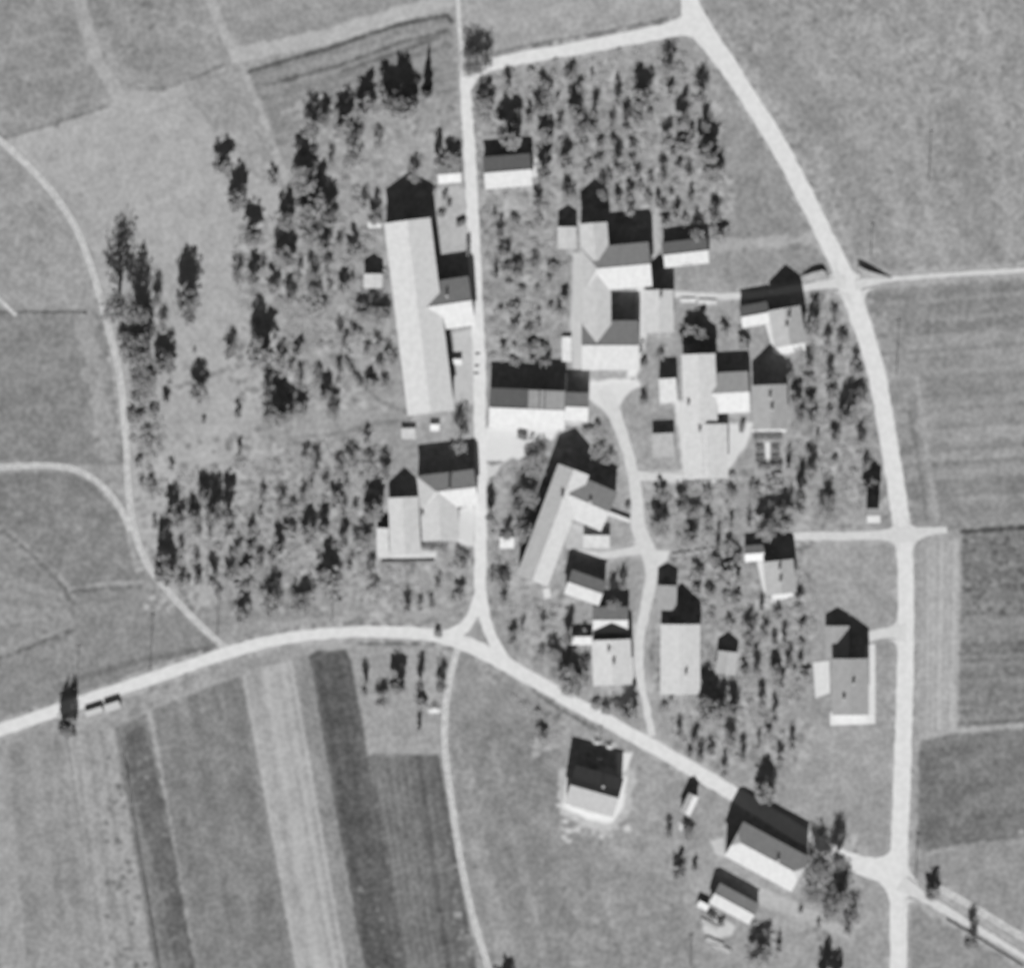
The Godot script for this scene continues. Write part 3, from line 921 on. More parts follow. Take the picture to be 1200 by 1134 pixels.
	slab("garden_shed", "grey flat shed beside the broad farmhouse drive", "shed", [764.5, 522], [790, 521], 28, 2.4, 0.30)
	gable("grey_house", "grey roofed house beside the kitchen garden", "house", [901, 451], [903, 503], 41.5, 4.9, 8.3, 0.29, {"chimneys": [[901.5, 467], [904, 481]]})
	# house by the lane crossing
	gable("lane_house", "grey roofed house at the lane crossing", "house", [918.5, 361.5], [926, 405], 38, 6.0, 8.8, 0.33, {"chimneys": [[924, 374], [921, 384]]})
	gable("lane_house_wing", "low western wing of the house at the lane crossing", "house", [868, 372], [901, 366], 26, 3.4, 5.3, 0.36, {"style": "shed"})
	# slanted farm
	gable("slanted_barn", "long pale barn set at a slant to the lanes", "barn", [672.2, 549.9], [623.6, 680], 39, 5.9, 8.3, 0.41, {"style": "barn", "chimneys": [[659, 583]]})
	gable("slanted_house", "dwelling wing with chimney built onto the slanted barn", "house", [667, 579.5], [714, 599.8], 50, 5.2, 8.0, 0.34, {"chimneys": [[691.5, 588]]})
	slab("wood_store", "pale low shed below the slanted dwelling wing", "shed", [683.5, 634], [714.5, 634.5], 15, 2.3, 0.40)
	gable("cart_shed", "white and grey roofed cart shed set askew by the spur", "shed", [665.5, 681.2], [706.5, 695.5], 30, 4.2, 6.2, 0.34, {"style": "barn"})
	slab("garden_shed", "tiny white hut west of the slanted barn", "shed", [585.5, 636], [602.5, 636], 13, 1.5, 0.46)
	# lower village
	gable("gabled_house", "pale house whose gable throws a pointed shadow", "house", [716, 749], [718, 802], 46, 5.4, 8.3, 0.46, {"chimneys": [[713, 763], [719, 778]]})
	gable("back_house", "low building behind the pointed gable", "house", [694.5, 726], [736, 726], 31, 3.4, 5.3, 0.36, {"style": "shed"})
	slab("porch", "white flat porch west of the pointed gable house", "shed", [669.5, 750.5], [693.5, 750.5], 10, 2.2, 0.45)
	gable("plain_house", "large plain pale house beside the back lane", "house", [797.3, 731], [797, 813], 47, 4.6, 8.2, 0.47, {"chimneys": [[803.5, 790]]})
	gable("garage", "small grey garage north of the large plain house", "garage", [782, 685.6], [781, 715], 23, 3.5, 4.5, 0.27, {"style": "shed"})
	gable("summer_hut", "small two-toned hut among the eastern fruit trees", "hut", [853.3, 763], [850, 790], 24, 2.4, 4.0, 0.34, {"style": "shed"})
	gable("porch_house", "grey house with a small porch at the cross lane", "house", [911.5, 656.5], [915.5, 695.5], 36, 4.7, 7.2, 0.33, {"chimneys": [[913, 668], [914, 682]]})
	gable("garage", "white roofed garage beside the grey porch house", "garage", [872.5, 649], [895, 647.3], 19, 2.5, 3.8, 0.42, {"style": "shed"})
	gable("grey_roof_house", "plain grey roofed house by the main road", "house", [995.5, 771], [996, 837], 43, 6.0, 8.6, 0.265, {"chimneys": [[999, 801], [988, 819]]})
	gable("garage", "grey gabled garage north of the plain grey roofed house", "garage", [981, 733], [981, 770], 28, 2.4, 3.7, 0.26, {"style": "shed"})
	gable("lone_house", "lone roadside house with a dark shaded roof slope", "house", [668, 918], [724.5, 934], 47, 5.4, 9.3, 0.235, {"chimneys": [[706.5, 921]]})
	gable("summer_hut", "tiny white roofed hut standing askew by the village road", "hut", [813, 931], [802.5, 953], 13, 2.9, 3.9, 0.46, {"style": "shed"})
	gable("half_hipped_farmhouse", "large farmhouse with half hipped roof ends at the road junction", "farmhouse", [859.5, 981.5], [937.5, 1023.5], 46, 6.8, 9.7, 0.36, {"hip": [9, 0.6, 9, 0.6], "chimneys": [[911, 1007]]})
	gable("cart_shed", "narrow white roofed shed south of the half hipped farmhouse", "shed", [837, 1045.5], [884, 1071], 27, 3.0, 4.8, 0.35, {"style": "shed"})
	slab("garden_shed", "tiny white hut at the end of the narrow southern shed", "shed", [818, 1058], [830, 1064], 8, 1.5, 0.46)
	# transformer tower
	var t := gable("transformer_tower", "slender transformer tower on the grass by the cross lane", "tower", [1014.5, 604], [1030.5, 604], 17, 8.6, 9.2, 0.38, {"style": "shed", "overhang": 0.75})
	var st := new_st()
	for k in 3:
		add_tube(st, Vector3(-1.2 + k * 1.2, 7.6, 2.0), Vector3(-1.2 + k * 1.2, 7.6, 2.7), 0.07, 0.05)
	part(t, "insulator", st.commit(), M.frame)

# ------------------------------------------------------------------ small things
func fence(n: String, label: String, pts: Array, h: float, m: Material, gap := 0.0):
	var o := thing(n, label, "fence", P(pts[0][0], pts[0][1]))
	for i in pts.size() - 1:
		var a := P(pts[i][0], pts[i][1]) - o.position
		var b := P(pts[i + 1][0], pts[i + 1][1]) - o.position
		var cnt: int = max(1, int(a.distance_to(b) / 2.2))
		var bs := Basis(Vector3.UP, atan2(-(b - a).z, (b - a).x))
		for k in cnt:
			var p := a.lerp(b, float(k) / cnt)
			var q := a.lerp(b, float(k + 1) / cnt)
			var po := part(o, "post", box_mesh(Vector3(0.14, h + 0.1, 0.14)), M.wood, p + Vector3(0, (h + 0.1) * 0.5, 0))
			po.basis = bs
			if gap > 0.0 and fposmod(k * 0.37, 1.0) < gap: continue
			var d := q - p
			for e in 5:
				var pl := part(o, "board", box_mesh(Vector3(snappedf(d.length() - 0.05, 0.05), h * 0.17, 0.05)), m, (p + q) * 0.5 + Vector3(0, h * (0.15 + e * 0.18), 0) + bs * Vector3(0, 0, 0.1))
				pl.basis = bs

func yard_things():
	fence("board_fence", "weathered board fence along the southern side of the pale stable yard", [[447, 658], [509, 657]], 0.7, M.wood)
	var sw := thing("stone_wall", "broken row of pale wall stones beside the village crossroads", "wall", P(788, 651))
	var wx := 0.0
	while wx < 62.0:
		var wl := rng.randf_range(4.0, 9.0)
		var st := part(sw, "stone_block", box_mesh(Vector3(snappedf(wl * S, 0.25), 0.4, 0.65)), M.stone, P(788 + wx + wl * 0.5, 651 - (wx + wl * 0.5) * 0.17 + rng.randf_range(-0.8, 0.8), 0.2) - sw.position)
		st.rotation.y = 0.17
		wx += wl + rng.randf_range(0.6, 4.5)
	fence("board_fence", "low dark fence along the southern field track", [[1110, 1077], [1150, 1101], [1200, 1132]], 0.45, M.wood)
	# garden wall
	var f := frame_of([714, 601.5], [738, 610.5])
	var o := thing("garden_wall", "white garden wall reaching out from the slanted dwelling wing", "wall", f[0], f[1])
	part(o, "wall_body", box_mesh(Vector3(f[2], 0.9, 0.7)), M.wall, Vector3(0, 0.45, 0))
	part(o, "coping", box_mesh(Vector3(f[2] + 0.1, 0.12, 1.3)), M.concrete, Vector3(0, 0.96, 0))
	# kitchen garden
	for b in [[890.5, 524, 9.5, 8], [890.5, 537, 9.5, 11], [909, 524, 10, 8], [909, 537, 10, 11], [900, 511, 34, 7]]:
		var g := thing("vegetable_bed", ["", "dark vegetable bed with rows of low plants in the kitchen garden"][1], "garden bed", P(b[0], b[1]), 0.0, "beds of the kitchen garden")
		part(g, "soil", box_mesh(Vector3(b[2] * S, 0.3, b[3] * S)), M.soil, Vector3(0, 0.05, 0))
		var c := part(g, "plants", leaf_patch(int(b[2] * b[3] * 1.3), b[2] * S * 0.5, b[3] * S * 0.5, 0.5, 0.16), M.leaf, Vector3(0, 0.2, 0))
		c.set_meta("kind", "stuff")
	hedge("clipped dark hedge south of the kitchen garden", [888, 547], [917, 546], 1.5, 1.3)
	hedge("clipped hedge east of the kitchen garden", [925, 524], [924, 543], 1.5, 1.2)
	hedge("ragged hedge along the drive wall of the broad farmhouse", [800, 567], [862, 555], 1.2, 1.0)
	hedge("short hedge beside the yard of the hip cornered farmhouse", [534, 645], [551, 653], 1.4, 1.5)
	hedge("low hedge in front of the hip cornered farmhouse", [489, 640], [524, 644], 1.2, 1.3)
	hedge("clipped hedge round the western garden path", [404, 422], [424, 452], 1.3, 1.4)
	hedge("long clipped hedge on the street east of the long barn", [549, 278], [549, 300], 1.3, 1.5)
	# sand and rubble heaps
	heap("bright heap of sand beside the lone roadside house", [699, 869], 2.0, 0.9)
	heap("bright heap of building lime beside the lone roadside house", [714, 874], 2.4, 1.1)
	heap("pale heap of gravel in the southern garden lot", [509, 829], 2.4, 1.2)
	heap("pale manure heap below the hut by the village road", [800, 966], 1.8, 0.7)
	# plank stacks
	for s in [[831, 1083, 30.0, "flat stack of pale planks nearest the southern shed"], [838, 1104, 24.0, "long stack of pale planks in the southern yard"], [846, 1111, 24.0, "outer stack of pale planks in the southern yard"]]:
		var p := thing("plank_stack", s[3], "plank stack", P(s[0], s[1]), -deg_to_rad(s[2]), "plank stacks in the southern yard")
		for lv in 3:
			for k in 4:
				part(p, "plank", box_mesh(Vector3(6.0, 0.14, 0.34)), M.pale_wood, Vector3(rng.randf_range(-0.25, 0.25), 0.08 + lv * 0.16, (k - 1.5) * 0.4))
	# drain grates let into the street
	for q in [[559.6, 414, 1.5], [558.7, 428, 1.4], [558, 437, 1.5]]:
		var d := thing("drain_grate", "dark iron drain grate let into the village street", "drain", P(q[0], q[1], 0.075), 0.0, "drain grates in the street")
		part(d, "grate_frame", box_mesh(Vector3(q[2], 0.05, 0.75)), M.metal)
		for k in 4:
			part(d, "bar", box_mesh(Vector3(q[2] - 0.2, 0.05, 0.07)), M.tyre, Vector3(0, 0.02, (k - 1.5) * 0.16))
	# farm trailers by the road
	trailer("long pale flat sided farm trailer parked at the road edge nearest the roadside tree", [110, 834], 5.8, 2.1, 1.35)
	trailer("broad bright farm trailer parked at the road edge behind the other trailer", [131.5, 828], 5.2, 2.7, 1.5)
	trailer("dark wooden cart beside the eastern wing of the broad farmhouse", [870, 501], 3.2, 1.4, 1.2, 72.0, "farm_cart", M.wood)
	trailer("dark wooden cart in the gravel yard beside the long barn", [540, 262], 3.0, 1.4, 1.2, 25.0, "farm_cart", M.wood)
	trailer("dark wooden cart in the bright yard of the roadside barn", [612, 512], 3.2, 1.5, 1.2, -20.0, "farm_cart", M.wood)

func heap(label: String, c: Array, r: float, h: float):
	var st := new_st()
	var rings := 6
	var seg := 18
	var grid := []
	for i in rings + 1:
		var row := []
		var t := float(i) / rings
		for k in seg:
			var a := TAU * k / seg
			var rr := r * t * (1.0 + 0.18 * sin(a * 3.0 + c[0]) + rng.randf_range(-0.06, 0.06))
			row.append(Vector3(cos(a) * rr, h * pow(1.0 - t, 1.2) * rng.randf_range(0.9, 1.1) - (0.05 if i == rings else 0.0), sin(a) * rr))
		grid.append(row)
	for i in rings:
		for k in seg:
			var k2 := (k + 1) % seg
			poly(st, [grid[i][k], grid[i + 1][k], grid[i + 1][k2]], Vector3.UP)
			poly(st, [grid[i][k], grid[i + 1][k2], grid[i][k2]], Vector3.UP)
	var o := thing("material_heap", label, "heap", P(c[0], c[1]))
	part(o, "heap_body", st.commit(), M.sand)

func trailer(label: String, c: Array, L: float, W: float, H: float, deg := 18.0, n := "farm_trailer", m: Material = M.pale_body):
	var o := thing(n, label, "trailer" if n == "farm_trailer" else "cart", P(c[0], c[1], 0.06), deg_to_rad(deg), "trailers parked at the road edge" if n == "farm_trailer" else "carts in the farmyards")
	part(o, "bed", box_mesh(Vector3(L, 0.14, W)), m, Vector3(0, 0.85, 0))
	for sg in [-1.0, 1.0]:
		part(o, "side_board", box_mesh(Vector3(L, H - 0.85, 0.06)), m, Vector3(0, (H + 0.85) * 0.5, sg * (W * 0.5 - 0.03)))
		part(o, "end_board", box_mesh(Vector3(0.06, H - 0.85, W - 0.14)), m, Vector3(sg * (L * 0.5 - 0.03), (H + 0.85) * 0.5, 0))
	part(o, "load_cover", box_mesh(Vector3(L - 0.14, 0.12, W - 0.14)), m, Vector3(0, H - 0.1, 0))
	var st := new_st()
	add_tube(st, Vector3(L * 0.5, 0.7, 0), Vector3(L * 0.5 + 1.3, 0.5, 0), 0.06, 0.05)
	part(o, "drawbar", st.commit(), M.metal)
	var ws := new_st()
	add_tube(ws, Vector3(0, 0, -0.13), Vector3(0, 0, 0.13), 0.4, 0.4, 14)
	var cap := []
	for i in 14: cap.append(Vector3(cos(TAU * i / 14) * 0.4, sin(TAU * i / 14) * 0.4, -0.13))
	poly(ws, cap, Vector3(0, 0, -1))
	var wm := ws.commit()
	for x in [-L * 0.33, L * 0.33]:
		for z in [-W * 0.5 + 0.25, W * 0.5 - 0.25]:
			part(o, "wheel", wm, M.tyre, Vector3(x, 0.4, z))

func poles():
	for q in [[1089, 209, 59.0, "thin utility pole standing in the mottled north-eastern field"], [1021, 299, 41.0, "short utility pole above the steep grassy bank"], [1051, 438, 66.0, "tall utility pole on the verge of the main road"], [176, 781, 65.0, "utility pole in the meadow inside the western fork"], [90, 806, 52.0, "utility pole beside the roadside tree"], [254.5, 742, 44.0, "short utility pole near the western fork"], [389, 727, 38.0, "short utility pole on the grass above the village road"], [1073.5, 1027, 54.0, "utility pole with crossarm at the south-eastern junction"], [809, 1128, 36.0, "short utility pole in the southern meadow"], [703, 888, 40.0, "utility pole beside the lone roadside house"]]:
		var h: float = q[2] / SHADOW
		var o := thing("utility_pole", q[3], "utility pole", P(q[0], q[1]), rng.randf_range(-0.3, 0.3), "wooden utility poles")
		var st := new_st()
		add_tube(st, Vector3(0, -0.3, 0), Vector3(0, h, 0), 0.15, 0.1, 8)
		part(o, "pole", st.commit(), M.bark)
		var c := part(o, "crossarm", box_mesh(Vector3(1.7, 0.14, 0.12)), M.bark, Vector3(0, h - 0.4, 0.16))
		for sg in [-0.75, 0.75]:
			var s2 := new_st()
			add_tube(s2, Vector3(0, 0, 0), Vector3(0, 0.25, 0), 0.07, 0.05)
			part(c, "insulator", s2.commit(), M.frame, Vector3(sg, 0.07, 0))

# ------------------------------------------------------------------ plants
func leaf(st: SurfaceTool, c: Vector3, s: float, up: float, tone: float):
	var n := Vector3(rng.randfn() * 0.45, 0.35 + up, rng.randfn() * 0.45).normalized()
	var u := n.cross(Vector3(rng.randfn(), rng.randfn(), rng.randfn())).normalized() * s
	var v := n.cross(u)
	st.set_color(Color(tone, tone, tone))
	var b := n * s * 0.25
	for q in [c - u, c + v + b, c + u, c - u, c + u, c - v + b]:
		st.set_normal(n)
		st.add_vertex(q)

func leaf_patch(n: int, hx: float, hz: float, h: float, s: float) -> Mesh:
	var st := new_st()
	for i in n:
		leaf(st, Vector3(rng.randf_range(-hx, hx), rng.randf_range(0, h), rng.randf_range(-hz, hz)), s * rng.randf_range(0.7, 1.3), 0.6, 0.17 * rng.randf_range(0.7, 1.3))
	return st.commit()

func hedge(label: String, a: Array, b: Array, w: float, h: float):
	var f := frame_of(a, b)
	var o := thing("hedge", label, "hedge", f[0], f[1])
	var m := part(o, "foliage", leaf_patch(int(f[2] * w * h * 26), f[2] * 0.5, w * 0.5, h, 0.2), M.leaf)
	var st := new_st()
	var k: float = -f[2] * 0.5 + 0.4
	while k < f[2] * 0.5:
		add_tube(st, Vector3(k, -0.1, 0), Vector3(k + 0.1, h * 0.8, 0.05), 0.06, 0.02, 5)
		k += 0.9
	part(o, "stems", st.commit(), M.bark).set_meta("kind", "stuff")

func crown_mesh(n: int, lumps: int, s: float, tone: float, flat := 1.0) -> Mesh:
	# unit crown: radius 1, height 0..1, made of leaf clumps of uneven reach
	var st := new_st()
	var cs := []
	for i in lumps:
		var a := TAU * (i * 0.618) + rng.randf_range(-0.3, 0.3)
		var y := rng.randf_range(0.12, 0.82)
		var reach := sqrt(max(0.05, 1.0 - pow(abs(y - 0.45) / 0.6, 2.0)))
		var r := reach * rng.randf_range(0.25, 0.72)
		cs.append([Vector3(cos(a) * r, y, sin(a) * r), rng.randf_range(0.26, 0.45) * (0.6 + 0.4 * reach)])
	cs.append([Vector3(0, 0.75, 0), 0.3])
	# short boughs that break the outline
	for i in lumps:
		var a := rng.randf() * TAU
		var y := rng.randf_range(0.1, 1.0)
		var r := sqrt(max(0.03, 1.0 - pow(abs(y - 0.42) / 0.62, 2.0))) * rng.randf_range(0.75, 1.0)
		cs.append([Vector3(cos(a) * r, y, sin(a) * r), rng.randf_range(0.1, 0.2)])
	for i in n:
		var c = cs[i % (lumps + 1)] if i % 4 != 0 else cs[rng.randi() % cs.size()]
		var d := Vector3(rng.randfn(), rng.randfn(), rng.randfn()).normalized() * pow(rng.randf(), 0.45)
		var p: Vector3 = c[0] + Vector3(d.x, d.y * 0.55, d.z) * c[1]
		p.y = clamp(p.y, 0.0, 1.2)
		leaf(st, p, s * rng.randf_range(0.6, 1.3), 0.7, tone * rng.randf_range(0.82, 1.18))
	return st.commit()

func spruce_mesh() -> Mesh:
	var st := new_st()
	var reach := []
	for i in 14 * 9: reach.append(rng.randf_range(0.55, 1.15))
	for i in 1900:
		var y: float = clamp(1.0 - pow(rng.randf(), 0.6), 0.02, 1.0)
		var a := rng.randf() * TAU
		var tier := int(y * 13.99)
		var sway := fposmod(y * 14.0, 1.0)
		var r: float = (1.02 - y) * float(reach[tier * 9 + int(a / TAU * 8.99)]) * (1.0 - 0.35 * sway) * pow(rng.randf(), 0.4)
		leaf(st, Vector3(cos(a) * r, y, sin(a) * r), 0.07 * rng.randf_range(0.6, 1.3), 0.2, 0.1 * rng.randf_range(0.6, 1.3))
	return st.commit()

func trunk_mesh(limbs: int, reach: float) -> Mesh:
	# unit trunk: height 1 with limbs into the crown
	var st := new_st()
	var p := Vector3(0, -0.04, 0)
	for k in 4:
		var q := Vector3(rng.randf_range(-0.02, 0.02) * k, 0.22 * (k + 1), rng.randf_range(-0.02, 0.02) * k)
		add_tube(st, p, q, 0.034 - k * 0.006, 0.028 - k * 0.006, 6)
		p = q
	for k in limbs:
		var a := TAU * k * 0.618
		var y := rng.randf_range(0.3, 0.62)
		var m := Vector3(cos(a), 0, sin(a)) * reach
		var b := Vector3(0, y, 0) + m * 0.5 + Vector3(0, 0.14, 0)
		add_tube(st, Vector3(0, y, 0), b, 0.016, 0.011, 5)
		add_tube(st, b, b + m * rng.randf_range(0.3, 0.6) + Vector3(0, rng.randf_range(0.08, 0.2), 0), 0.011, 0.004, 4)
		var sd := m.rotated(Vector3.UP, rng.randf_range(-0.9, 0.9)) * 0.4
		add_tube(st, b, b + sd + Vector3(0, rng.randf_range(0.05, 0.15), 0), 0.009, 0.004, 4)
	return st.commit()

var crowns := {}
var trunks := []

